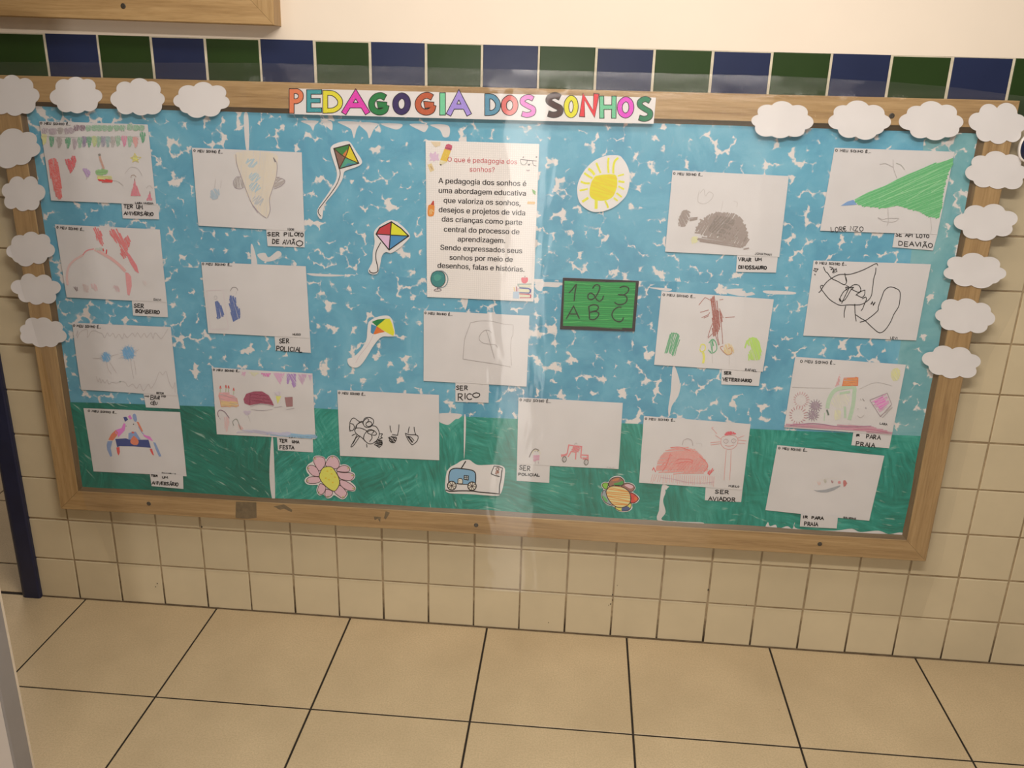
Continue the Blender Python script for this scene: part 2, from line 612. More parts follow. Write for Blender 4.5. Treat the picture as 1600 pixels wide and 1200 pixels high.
def frame(root, outer, depth, width, bead_w, y_in, rails=(0, 1, 2, 3), y_back=0.0):
    """mitred wooden frame; outer: BL, BR, TR, TL as (x, z)"""
    def inset(q, d):
        n = len(q)
        res = []
        for i in range(n):
            p0, p1, p2 = Vector(q[i - 1]), Vector(q[i]), Vector(q[(i + 1) % n])
            e1, e2 = (p1 - p0).normalized(), (p2 - p1).normalized()
            n1, n2 = Vector((-e1.y, e1.x)), Vector((-e2.y, e2.x))
            m = (n1 + n2) / (1 + n1.dot(n2))
            res.append(p1 + m * d)
        return res
    I = inset(outer, width)
    Jn = inset(outer, width + bead_w)
    e = 0.0018
    O2, I2 = inset(outer, e), inset(outer, width - e * .6)
    for k in rails:
        a, b = k, (k + 1) % 4
        mb = MB()
        gap = 0.00035                       # hairline of the mitre joint
        def P3(q, y):
            return Vector((q[0], y, q[1]))
        def along(q0, q1, s):
            d = (Vector(q1) - Vector(q0)).normalized()
            return Vector(q0) + d * s
        oa, ob = along(outer[a], outer[b], gap), along(outer[b], outer[a], gap)
        ia, ib = along(I[a], I[b], gap), along(I[b], I[a], gap)
        o2a, o2b = along(O2[a], O2[b], gap), along(O2[b], O2[a], gap)
        i2a, i2b = along(I2[a], I2[b], gap), along(I2[b], I2[a], gap)
        v = [P3(o2a, -depth), P3(o2b, -depth), P3(i2b, -depth), P3(i2a, -depth),
             P3(oa, -depth + e), P3(ob, -depth + e), P3(ib, -depth + e * .6), P3(ia, -depth + e * .6),
             P3(oa, y_back), P3(ob, y_back), P3(ib, y_back), P3(ia, y_back)]
        f = [(0, 1, 2, 3), (4, 5, 1, 0), (5, 6, 2, 1), (6, 7, 3, 2), (7, 4, 0, 3),
             (8, 9, 5, 4), (9, 10, 6, 5), (10, 11, 7, 6), (11, 8, 4, 7), (11, 10, 9, 8)]
        hor = k in (0, 2)
        mesh_obj('frame_rail', v, f, [M['wood_x' if hor else 'wood_z']], parent=root)
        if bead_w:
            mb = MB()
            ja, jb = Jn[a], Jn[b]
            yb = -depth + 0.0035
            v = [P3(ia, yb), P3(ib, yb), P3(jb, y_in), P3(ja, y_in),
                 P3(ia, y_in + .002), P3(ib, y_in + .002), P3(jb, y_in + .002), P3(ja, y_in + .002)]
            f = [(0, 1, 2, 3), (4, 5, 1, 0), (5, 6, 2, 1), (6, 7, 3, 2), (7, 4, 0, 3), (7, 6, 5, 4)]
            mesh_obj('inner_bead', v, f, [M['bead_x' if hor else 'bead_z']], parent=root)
    return I, Jn


def screw(root, px, py, y, r=0.0068):
    c = U(px, py, y)
    v, f = [], []
    rings = ((r, 0.0), (r * .9, -0.0009), (r * .55, -0.0006), (r * .12, -0.0003))
    for rr, dy in rings:
        for i in range(14):
            a = 2 * math.pi * i / 14
            v.append(Vector((c.x + rr * math.cos(a), y + dy - 0.0002, c.z + rr * math.sin(a))))
    for k in range(3):
        for i in range(14):
            j = (i + 1) % 14
            f.append((k * 14 + i, k * 14 + j, (k + 1) * 14 + j, (k + 1) * 14 + i))
    f.append(tuple(range(42, 56)))
    return mesh_obj('screw', v, f, [M['screw']], parent=root, smooth=True)


def BZ(x, z):
    return (x * K, z * K)


BOARD = [BZ(-0.7365, 0.3612), BZ(1.9612, 0.3700), BZ(1.9575, 1.6845), BZ(-0.7365, 1.6755)]
bx = (BOARD[0][0] + BOARD[1][0]) / 2
board = empty('bulletin_board', (bx, 0.0, BOARD[0][1]))
tag(board, 'long wooden-framed bulletin board covered with children\'s drawings on the tiled wall', 'bulletin board')
INNER, JN = frame(board, BOARD, D, 0.0645, 0.0145, Y_PANEL - 0.001)
pb = MB()
pb.prism([(q[0], Y_PANEL, q[1]) for q in JN], (0, 0.0205, 0))
pb.obj('panel', [M['cork']], board)
for sx, sy in ((232.5, 787), (744, 820.5), (1281, 850), (1393.5, 181)):
    screw(board, sx, sy, -D)


def flat(name, pts_px, y, mat, parent=None, th=0.0003):
    mb = MB()
    mb.prism([U(px, py, y) for px, py in pts_px], (0, th, 0))
    return mb.obj(name, [mat], parent)


def crop(x0, y0, s, pts):
    return [(x0 + a / s, y0 + b / s) for a, b in pts]


for pts in (((38, 62), (180, 66), (182, 172), (120, 181), (36, 176)),
            ((335, 88), (372, 80), (430, 118), (425, 135), (372, 110), (345, 118), (300, 95)),
            ((1078, 128), (1108, 138), (1078, 186), (1066, 176)),
            ((996, 165), (1044, 168), (1040, 205), (1022, 180), (1002, 190))):
    flat('tape_patch', crop(360, 770, 4.444, pts), -D - 0.0004, M['tape'], board)

# second framed board above the tile cap, only its lower right corner is in the picture
up = empty('upper_board', (-0.3 * K, 0.0, 1.82 * K))
tag(up, 'wooden-framed board above the tiles, only its lower right corner showing', 'bulletin board')
UPB = [BZ(-1.9, 1.8355), BZ(0.0655, 1.8172), BZ(0.077, 2.75), BZ(-1.9, 2.7685)]
frame(up, UPB, 0.055, 0.0645, 0.0145, -0.03)
pb = MB()
pb.prism([(q[0], -0.030, q[1]) for q in [BZ(-1.83, 1.90), BZ(0.0, 1.884), BZ(0.008, 2.68), BZ(-1.83, 2.70)]], (0, 0.028, 0))
pb.obj('panel', [M['cork']], up)
screw(up, 192.5, 9.5, -0.055)

# ------------------------------------------------------------------ paper
AMP = 0.0008


def wave(x, z):
    return AMP * (math.sin(19 * x + 7 * z) * math.sin(23 * z - 5 * x + 1.3) + 0.6 * math.sin(11 * x - 17 * z + 0.7))


def quad_paper(name, q, y, mats, waved=True, th=0.0003, nx=12, nz=9, curl=()):
    """sheet of paper through four pixel corners TL, TR, BR, BL on the plane y, slightly wavy"""
    c = [U(px, py, y) for px, py in q]
    v = []
    for side in (0, 1):
        for j in range(nz + 1):
            for i in range(nx + 1):
                a, b = i / nx, j / nz
                p = (c[0] * (1 - a) + c[1] * a) * (1 - b) + (c[3] * (1 - a) + c[2] * a) * b
                yy = y + (wave(p.x, p.z) if waved else 0) + (th if side else 0)
                v.append(Vector((p.x, yy, p.z)))
    n = (nx + 1) * (nz + 1)
    f = []
    for j in range(nz):
        for i in range(nx):
            k = j * (nx + 1) + i
            f.append((k, k + nx + 1, k + nx + 2, k + 1))
            f.append((n + k, n + k + 1, n + k + nx + 2, n + k + nx + 1))
    rim = [i for i in range(nx + 1)] + [j * (nx + 1) + nx for j in range(1, nz + 1)] + \
          [nz * (nx + 1) + i for i in range(nx - 1, -1, -1)] + [j * (nx + 1) for j in range(nz - 1, 0, -1)]
    for i in range(len(rim)):
        a, b = rim[i], rim[(i + 1) % len(rim)]
        f.append((a, b, n + b, n + a))
    return mesh_obj(name, v, f, mats, smooth=False)


def catmull(pts, closed=False, n=6):
    if len(pts) < 3:
        return list(pts)
    P = [Vector((p[0], p[1])) for p in pts]
    m = len(P)
    out = []
    rng = range(m if closed else m - 1)
    for i in rng:
        p0 = P[(i - 1) % m] if closed or i > 0 else P[0] * 2 - P[1]
        p1, p2 = P[i], P[(i + 1) % m]
        p3 = P[(i + 2) % m] if closed or i + 2 < m else P[m - 1] * 2 - P[m - 2]
        for k in range(n):
            t = k / n
            out.append(0.5 * ((2 * p1) + (p2 - p0) * t + (2 * p0 - 5 * p1 + 4 * p2 - p3) * t * t + (3 * p1 - p0 - 3 * p2 + p3) * t ** 3))
    if not closed:
        out.append(P[-1])
    return [(p.x, p.y) for p in out]


def ribbon(pts, wd, closed=False, ext=0.0):
    """quads along a 2-D polyline"""
    P = [Vector((p[0], p[1])) for p in pts]
    Q = [P[0]]
    for p in P[1:]:
        if (p - Q[-1]).length > 1e-4:
            Q.append(p)
    P = Q
    if closed and (P[0] - P[-1]).length < 1e-4:
        P.pop()
    n = len(P)
    if n < 2:
        P = [P[0] - Vector((wd / 2, 0)), P[0] + Vector((wd / 2, 0))]
        n = 2
        closed = False
    if ext and not closed:
        P[0] = P[0] - (P[1] - P[0]).normalized() * ext
        P[-1] = P[-1] + (P[-1] - P[-2]).normalized() * ext
    L, R = [], []
    for i in range(n):
        if closed:
            d1, d2 = (P[i] - P[i - 1]).normalized(), (P[(i + 1) % n] - P[i]).normalized()
        else:
            d1 = (P[i] - P[i - 1]).normalized() if i > 0 else (P[1] - P[0]).normalized()
            d2 = (P[i + 1] - P[i]).normalized() if i < n - 1 else d1
        n1, n2 = Vector((-d1.y, d1.x)), Vector((-d2.y, d2.x))
        m = n1 + n2
        if m.length < 0.35:
            m = n1
        else:
            m = m / max(0.45, 1 + n1.dot(n2))
        L.append(P[i] + m * wd / 2)
        R.append(P[i] - m * wd / 2)
    v = L + R
    f = []
    for i in range(n if closed else n - 1):
        j = (i + 1) % n
        f.append((i, j, n + j, n + i))
    return v, f


GL = {
    'A': [[(0, 1), (.32, 0), (.64, 1)], [(.13, .62), (.52, .62)]],
    'B': [[(.04, 0), (.04, 1)], [(.04, .02), (.42, .06), (.46, .26), (.36, .44), (.05, .47)], [(.05, .47), (.46, .54), (.54, .76), (.4, .97), (.04, 1)]],
    'C': [[(.56, .14), (.34, .0), (.1, .2), (.03, .55), (.16, .9), (.38, 1), (.58, .86)]],
    'D': [[(.04, 0), (.04, 1)], [(.04, .02), (.4, .1), (.57, .48), (.42, .9), (.04, 1)]],
    'E': [[(.52, .02), (.05, 0), (.05, 1), (.54, .98)], [(.05, .5), (.44, .48)]],
    'F': [[(.52, .02), (.05, 0), (.05, 1)], [(.05, .48), (.44, .46)]],
    'G': [[(.56, .16), (.34, 0), (.1, .2), (.03, .55), (.16, .9), (.38, 1), (.56, .86), (.56, .58), (.36, .58)]],
    'H': [[(.04, 0), (.04, 1)], [(.54, 0), (.54, 1)], [(.04, .52), (.54, .5)]],
    'I': [[(.1, 0), (.1, 1)]],
    'J': [[(.4, 0), (.42, .75), (.28, 1), (.06, .86)]],
    'K': [[(.04, 0), (.04, 1)], [(.5, 0), (.05, .55), (.55, 1)]],
    'L': [[(.05, 0), (.05, 1), (.52, .98)]],
    'M': [[(0, 1), (.08, 0), (.36, .62), (.66, 0), (.74, 1)]],
    'N': [[(.04, 1), (.06, 0), (.54, 1), (.56, 0)]],
    'O': [[(.3, 0), (.06, .22), (.04, .68), (.28, 1), (.54, .74), (.56, .26), (.32, 0)]],
    'P': [[(.05, 1), (.05, 0)], [(.05, .02), (.42, .05), (.52, .27), (.36, .52), (.05, .54)]],
    'Q': [[(.3, 0), (.06, .22), (.04, .68), (.28, 1), (.54, .74), (.56, .26), (.32, 0)], [(.36, .74), (.62, 1.06)]],
    'R': [[(.05, 1), (.05, 0)], [(.05, .02), (.42, .05), (.5, .27), (.34, .5), (.05, .52)], [(.22, .52), (.56, 1)]],
    'S': [[(.52, .12), (.3, 0), (.08, .18), (.2, .44), (.44, .58), (.52, .82), (.28, 1), (.04, .88)]],
    'T': [[(0, .02), (.6, 0)], [(.3, .01), (.3, 1)]],
    'U': [[(.04, 0), (.08, .78), (.3, 1), (.52, .76), (.55, 0)]],
    'V': [[(0, 0), (.3, 1), (.6, 0)]],
    'W': [[(0, 0), (.18, 1), (.38, .3), (.58, 1), (.76, 0)]],
    'X': [[(.02, 0), (.56, 1)], [(.56, 0), (.02, 1)]],
    'Y': [[(.02, 0), (.3, .5)], [(.58, 0), (.26, 1)]],
    'Z': [[(.04, .02), (.54, 0), (.04, 1), (.56, .98)]],
    '.': [[(.06, .93), (.12, .97)]],
    '?': [[(.06, .2), (.3, 0), (.5, .2), (.28, .5), (.28, .7)], [(.28, .92), (.3, .97)]],
    '\u20ac': [[(.56, .1), (.34, .0), (.12, .2), (.07, .55), (.2, .9), (.4, 1), (.6, .9)], [(0, .4), (.44, .4)], [(0, .6), (.42, .6)]],
}
for a, bse, acc in (('\u00c3', 'A', [(.14, -.16), (.26, -.26), (.38, -.16), (.5, -.26)]), ('\u00c1', 'A', [(.3, -.14), (.46, -.34)]), ('\u00c9', 'E', [(.22, -.16), (.42, -.42)])):
    GL[a] = GL[bse] + [acc]
ADV = {'I': .32, '.': .26, 'M': .92, 'W': .92, ' ': .6}
ROUND = set('BCDGJOPQRSU?\u20ac')
LAYER = 0.00005


class Art:
    """ink on a sheet: pieces given in the coordinates of a crop of the photograph"""

    def __init__(self, parent, x0, y0, s, y, waved=True, lift=0.00042):
        self.p, self.x0, self.y0, self.s, self.y, self.waved, self.lift = parent, x0, y0, s, y, waved, lift
        self.r = random.Random(hash((x0, y0)) & 0xffff)
        self.lv = 0
        self.n = 0
        self.start()

    def start(self):
        self.v, self.f, self.m, self.mats = [], [], [], []

    def mi(self, mat):
        if mat not in self.mats:
            self.mats.append(mat)
        return self.mats.index(mat)

    def W(self, p, k):
        q = U(self.x0 + p[0] / self.s, self.y0 + p[1] / self.s, self.y)
        return Vector((q.x, self.y + (wave(q.x, q.z) if self.waved else 0) - self.lift - self.lv * LAYER - k * LAYER, q.z))

    def add(self, v2, f2, mat, k=0):
        b = len(self.v)
        self.n = (self.n + 1) % 13                     # no two strokes of a piece in exactly one plane
        self.v += [self.W(p, k + self.n * 0.06) for p in v2]
        self.f += [tuple(b + i for i in q) for q in f2]
        self.m += [self.mi(mat)] * len(f2)

    def poly(self, pts, mat, smooth=False, k=0, holes=()):
        if smooth:
            pts = catmull(pts, True, 5)
        loops = [[Vector((a, b, 0)) for a, b in pts]] + [[Vector((a, b, 0)) for a, b in h] for h in holes]
        tris = tessellate_polygon(loops)
        fl = [(p.x, p.y) for l in loops for p in l]
        mx = 14 * self.s                                # follow the waves of the sheet
        todo, fs = [tuple(t) for t in tris], []
        while todo:
            tr_ = todo.pop()
            e = [((fl[tr_[i]][0] - fl[tr_[(i + 1) % 3]][0]) ** 2 + (fl[tr_[i]][1] - fl[tr_[(i + 1) % 3]][1]) ** 2, i) for i in range(3)]
            d, i = max(e)
            if d > mx * mx and self.waved and len(fs) + len(todo) < 600:
                a, b, c_ = tr_[i], tr_[(i + 1) % 3], tr_[(i + 2) % 3]
                fl.append(((fl[a][0] + fl[b][0]) / 2, (fl[a][1] + fl[b][1]) / 2))
                m_ = len(fl) - 1
                todo += [(a, m_, c_), (m_, b, c_)]
            else:
                fs.append(tr_)
        self.add(fl, fs, mat, k)
        return self

    def line(self, pts, wd, mat, smooth=True, closed=False, k=2, ext=0.0):
        if smooth and len(pts) > 2:
            pts = catmull(pts, closed, 5)
        if self.waved:
            q = [pts[0]]
            for p in pts[1:]:
                n = int(math.hypot(p[0] - q[-1][0], p[1] - q[-1][1]) / (11 * self.s))
                q += [(q[-1][0] + (p[0] - q[-1][0]) * i / (n + 1), q[-1][1] + (p[1] - q[-1][1]) * i / (n + 1)) for i in range(1, n + 1)] if n else []
                q.append(p)
            pts = q
        v, f = ribbon(pts, wd, closed, ext)
        self.add(v, f, mat, k)
        return self

    def scrib(self, pts, mat, ang, gap, wd, smooth=True, over=0.0, k=1):
        """hatching of a shape by strokes at the angle ang (degrees)"""
        if smooth:
            pts = catmull(pts, True, 4)
        a = math.radians(ang)
        d, n = Vector((math.cos(a), math.sin(a))), Vector((-math.sin(a), math.cos(a)))
        P = [Vector(p) for p in pts]
        lo, hi = min(p.dot(n) for p in P), max(p.dot(n) for p in P)
        s = lo + gap * .5
        while s < hi:
            xs = []
            ss = s + self.r.uniform(-.25, .25) * gap
            for i in range(len(P)):
                p, q = P[i - 1], P[i]
                u, v = p.dot(n) - ss, q.dot(n) - ss
                if u * v < 0:
                    t = u / (u - v)
                    xs.append((p + (q - p) * t).dot(d))
            xs.sort()
            for i in range(0, len(xs) - 1, 2):
                e0, e1 = xs[i] - over * self.r.random(), xs[i + 1] + over * self.r.random()
                if e1 - e0 > wd * .4:
                    tl = self.r.uniform(-.6, .6) * gap
                    p, q = d * e0 + n * (ss + tl), d * e1 + n * (ss - tl)
                    self.line([p, q], wd * self.r.uniform(.75, 1.2), mat, False, k=k)
            s += gap
        return self

    def text(self, s, a, b, h, wd, mat=None, jit=0.05, k=2, fill=True):
        """hand lettering: capitals from the top left corner a to the top right end b, height h"""
        mat = mat or BLACK
        tot = sum(ADV.get(c, .74) for c in s) - .12
        ax = Vector(b) - Vector(a)
        u = ax / tot
        dn = Vector((-ax.y, ax.x)).normalized() * h
        x = 0.0
        for c in s:
            if c in GL:
                jx, jy, js = self.r.uniform(-jit, jit), self.r.uniform(-jit, jit), self.r.uniform(1 - jit * 2, 1 + jit * 2)
                for stroke in GL[c]:
                    pts = [Vector(a) + u * (x + (px + jx)) + dn * (py * js + jy) for px, py in stroke]
                    self.line(pts, wd, mat, c in ROUND, k=k, ext=wd * .3)
            x += ADV.get(c, .74)
        return self

    def done(self, name, label=None):
        if self.f:
            o = mesh_obj(name, self.v, self.f, self.mats, self.m, self.p)
            if label:
                o['label'] = label
        self.start()
        self.lv = min(self.lv + 1, 12)
        return self


# painted backdrop sheets pinned on the panel
def backdrop(q, y, mat, label, bare=()):
    o = quad_paper('painted_sheet', q, y, [M[mat], M['paper']], nx=16, nz=14)
    tag(o, label, 'painted paper', 'painted paper sheets lining the board')
    if bare:
        a = Art(o, 0, 0, 1, y, True, 0.0003)
        for pts in bare:
            a.lv = 0
            a.poly(pts, M['paper'], True).done('bare_patch', 'unpainted white patch')
    return o


YB = -0.0252
BK = [
    (((36, 160), (383, 172), (399, 436), (74, 425)), YB, 'blue', 'sky blue painted paper behind the birthday and pilot drawings at upper left', ()),
    (((383, 172), (729, 180), (729, 452), (397, 428)), YB - .0003, 'blue', 'sky blue painted paper behind the two upper kites, ragged white top edge',
     (((381, 181), (388, 181), (389, 232), (384, 230)), ((470, 189), (497, 189), (492, 196), (489, 204), (484, 196)), ((504, 189), (518, 190), (519, 203), (512, 199)), ((528, 190), (560, 191), (557, 203), (553, 216), (549, 203), (542, 198)),
      ((560, 192), (590, 193), (584, 202), (577, 216), (573, 206)), ((595, 193), (628, 194), (622, 202), (610, 200)), ((640, 194), (668, 195), (664, 206), (655, 203)), ((672, 195), (700, 196), (702, 212), (693, 214), (687, 203)),
      ((392, 385), (396, 385), (402, 412), (398, 430), (394, 428)), ((480, 427), (505, 428), (540, 430), (520, 432), (490, 431)), ((402, 398), (414, 395), (420, 402), (434, 392), (440, 398), (428, 407), (412, 408)))),
    (((729, 180), (1072, 194), (1062, 455), (729, 446)), YB, 'blue', 'sky blue painted paper behind the yellow sun cutout',
     (((1066, 398), (1072, 398), (1069, 425), (1065, 441), (1060, 440), (1064, 420)), ((838, 441), (880, 442), (876, 446), (842, 446)))),
    (((1070, 194), (1453, 206), (1421, 472), (1060, 450)), YB - .0003, 'blue', 'sky blue painted paper behind the grey dinosaur drawing at upper right',
     (((1130, 453), (1160, 451), (1166, 458), (1176, 456), (1180, 460), (1160, 463), (1136, 458)), ((1195, 454), (1240, 456), (1238, 460), (1200, 459)))),
    (((1445, 206), (1540, 209), (1492, 480), (1415, 474)), YB - .0006, 'blue_pale', 'pale blue painted strip behind the green plane drawing by right frame edge', ()),
    (((73, 411), (397, 421), (420, 640), (106, 632)), YB - .0001, 'blue', 'sky blue painted paper behind the red hill drawing at lower left', ()),
    (((397, 421), (729, 438), (723, 660), (418, 642)), YB - .0004, 'blue', 'sky blue painted paper behind the short orange and yellow kite', 
     (((724, 449), (731, 449), (731, 470), (727, 484), (723, 470)),)),
    (((727, 434), (1060, 440), (1047, 678), (721, 662)), YB - .0002, 'blue_deep', 'deeper blue painted paper behind the green blackboard cutout',
     (((838, 444), (872, 445), (870, 449), (850, 448), (846, 455), (838, 452)), ((1014, 449), (1048, 451), (1044, 455), (1026, 452)))),
    (((1058, 440), (1426, 456), (1393, 688), (1044, 675)), YB - .0005, 'blue', 'sky blue painted paper behind the horse and flowers drawing',
     (((1052, 570), (1062, 596), (1058, 606), (1064, 598), (1060, 618), (1050, 634), (1046, 650), (1044, 640), (1048, 612)), ((1060, 652), (1072, 655), (1066, 661), (1050, 660)))),
    (((1419, 458), (1498, 462), (1446, 692), (1385, 686)), YB - .0008, 'blue_pale', 'pale blue painted strip beside the beach drawing by right frame edge', ()),
    (((98, 628), (422, 638), (428, 785), (122, 772)), YB - .0010, 'green_dark', 'dark green painted paper at bottom left behind the bridge figure drawing',
     ()),
    (((419, 634), (724, 650), (722, 808), (424, 788)), YB - .0013, 'green', 'green painted paper with white streaks behind the daisy cutout',
     (((686, 646), (720, 647), (717, 654), (712, 655), (706, 660), (700, 664), (692, 662), (686, 658)), ((424, 686), (427, 690), (430, 776), (425, 777), (421, 740)))),
    (((722, 651), (1040, 664), (1033, 822), (720, 808)), YB - .0010, 'green2', 'green painted paper behind the blue caravan and orange flower cutouts',
     (((1036, 756), (1050, 757), (1042, 764), (1037, 780), (1038, 792), (1034, 800), (1046, 813), (1096, 816), (1090, 819), (1030, 815), (1032, 790)), ((725, 653), (728, 653), (727, 690), (725, 716)))),
    (((1034, 664), (1450, 682), (1412, 843), (1030, 822)), YB - .0013, 'green2', 'green painted paper at bottom right behind the fish drawing, white lower edge',
     (((1034, 760), (1040, 768), (1036, 782), (1040, 800), (1034, 812), (1060, 815), (1095, 818), (1060, 820), (1031, 816)), ((1196, 824), (1200, 816), (1203, 822), (1212, 820), (1216, 826), (1230, 822), (1238, 826), (1242, 816), (1246, 826), (1300, 829), (1330, 826), (1344, 831), (1372, 829), (1388, 834), (1408, 832), (1404, 838), (1260, 832), (1200, 829)))),
]
for q, y, mt, lab, bare in BK:
    backdrop(q, y, mt, lab, bare)

# ------------------------------------------------------------------ paper clouds on the frame
CL_A = ((-.33, .04, .17), (-.24, -.17, .16), (.01, -.22, .185), (.25, -.18, .165), (.36, .02, .145), (.28, .19, .17), (.05, .21, .19), (-.19, .20, .17), (0, 0, .30))
CL_B = ((-.35, .05, .15), (-.22, -.13, .18), (.03, -.19, .20), (.27, -.14, .16), (.35, .07, .15), (.17, .20, .18), (-.08, .21, .19), (-.25, .17, .14), (0, 0, .28))
CL_C = ((-.33, .00, .17), (-.14, -.18, .17), (.14, -.17, .18), (.34, -.03, .16), (.26, .18, .16), (.02, .22, .18), (-.20, .18, .17), (0, 0, .28))


def cloud_outline(kind, flip):
    pts = []
    N = 120
    for i in range(N):
        a = 2 * math.pi * i / N
        d = Vector((math.cos(a), math.sin(a)))
        best = 0
        for cx, cy, r in kind:
            c = Vector((cx * flip, cy))
            b = d.dot(c)
            q = b * b - c.dot(c) + r * r
            if q > 0:
                best = max(best, b + math.sqrt(q))
        pts.append(d * best)
    lo = Vector((min(p.x for p in pts), min(p.y for p in pts)))
    hi = Vector((max(p.x for p in pts), max(p.y for p in pts)))
    return [((p.x - lo.x) / (hi.x - lo.x), (p.y - lo.y) / (hi.y - lo.y)) for p in pts]


CLOUDS = [  # pixel box x0 y0 x1 y1, shape, flip, tilt
    (-22, 117, 62, 181, CL_A, 1, 0, 'paper cloud at the top left corner of the frame, cut by the photo edge'),
    (78, 120, 160, 177, CL_A, 1, 1, 'second paper cloud from the left along the top rail'),
    (173, 122, 258, 180, CL_A, 1, 2, 'third paper cloud from the left along the top rail'),
    (271, 128, 359, 184, CL_B, 1, 0, 'fourth paper cloud from the left on the top rail, nearest the title\'s P'),
    (1174, 158, 1271, 216, CL_A, -1, 2, 'paper cloud on the top rail nearest the right end of the title banner'),
    (1294, 157, 1392, 218, CL_B, -1, 2, 'paper cloud on the top rail beside the dark screw'),
    (1404, 158, 1505, 219, CL_A, 1, 1, 'paper cloud on the top rail between the screw and the corner cloud'),
    (1513, 160, 1604, 225, CL_C, 1, 3, 'paper cloud on the top right corner of the frame'),
    (-28, 201, 63, 262, CL_B, 1, -8, 'topmost paper cloud down the left rail, cut by the photo edge'),
    (3, 275, 71, 330, CL_C, -1, 2, 'second paper cloud down the left rail, beside the birthday drawing'),
    (10, 362, 86, 416, CL_B, 1, -2, 'third paper cloud down the left rail, beside the heading of the red hill drawing'),
    (17, 428, 95, 476, CL_C, 1, 3, 'fourth paper cloud down the left rail, beside the bottom of the red hill drawing'),
    (31, 496, 105, 543, CL_A, -1, 8, 'lowest paper cloud on the left rail, beside the two blue suns drawing'),
    (1508, 236, 1606, 295, CL_A, 1, 2, 'topmost paper cloud down the right rail, beside the navy knob'),
    (1490, 319, 1590, 376, CL_C, 1, -2, 'second paper cloud down the right rail, beside the green plane drawing\'s caption'),
    (1474, 395, 1572, 450, CL_B, -1, 1, 'third paper cloud down the right rail, beside the black scrawl drawing\'s top'),
    (1461, 466, 1555, 521, CL_A, -1, 4, 'fourth paper cloud down the right rail, beside the black scrawl drawing\'s bottom'),
    (1440, 541, 1532, 591, CL_C, 1, 5, 'lowest paper cloud on the right rail, beside the beach drawing'),
]
rc = random.Random(3)
for x0, y0, x1, y1, kd, fl, tilt, lab in CLOUDS:
    o2 = cloud_outline([(a + rc.uniform(-.02, .02), b + rc.uniform(-.02, .02), r * rc.uniform(.94, 1.06)) for a, b, r in kd], fl)
    cx, cy = (x0 + x1) / 2, (y0 + y1) / 2
    ca, sa = math.cos(math.radians(tilt)), math.sin(math.radians(tilt))
    pp = []
    for a, b in o2:
        dx, dy = (a - .5) * (x1 - x0), (b - .5) * (y1 - y0)
        pp.append((cx + dx * ca - dy * sa, cy + dx * sa + dy * ca))
    y = -D - 0.0008
    pw = [U(px, py, y) for px, py in pp]
    mid = sum(pw, Vector()) / len(pw)
    v, f = [], []
    lift = rc.uniform(0.0008, 0.0016)
    for s_, dy in ((1.0, -lift), (0.9, -lift * .8), (0.4, -lift * .5)):            # edges curl a little off the wood
        for p in pw:
            q = mid + (p - mid) * s_
            v.append(Vector((q.x, y + dy, q.z)))
    n = len(pw)
    for k in range(2):
        for i in range(n):
            j = (i + 1) % n
            f.append((k * n + i, (k + 1) * n + i, (k + 1) * n + j, k * n + j))
    f.append(tuple(2 * n + i for i in reversed(range(n))))
    m = len(v)
    v += [Vector((p.x, p.y + 0.0005, p.z)) for p in v]
    f += [tuple(i + m for i in reversed(q)) for q in f]
    f += [(i, (i + 1) % n, m + (i + 1) % n, m + i) for i in range(n)]
    o = mesh_obj('paper_cloud', v, f, [M['card']])
    tag(o, lab, 'paper cloud', 'white paper clouds around the frame')

# ------------------------------------------------------------------ title banner
YT = -D - 0.0012
ban = quad_paper('title_banner', ((451, 138), (1025, 152.6), (1021.2, 193.5), (452.5, 178.3)), YT, [M['card']], waved=False, nx=20, nz=3)
tag(ban, 'long white paper banner with hand-coloured letters PEDAGOGIA DOS SONHOS on the top rail', 'banner')


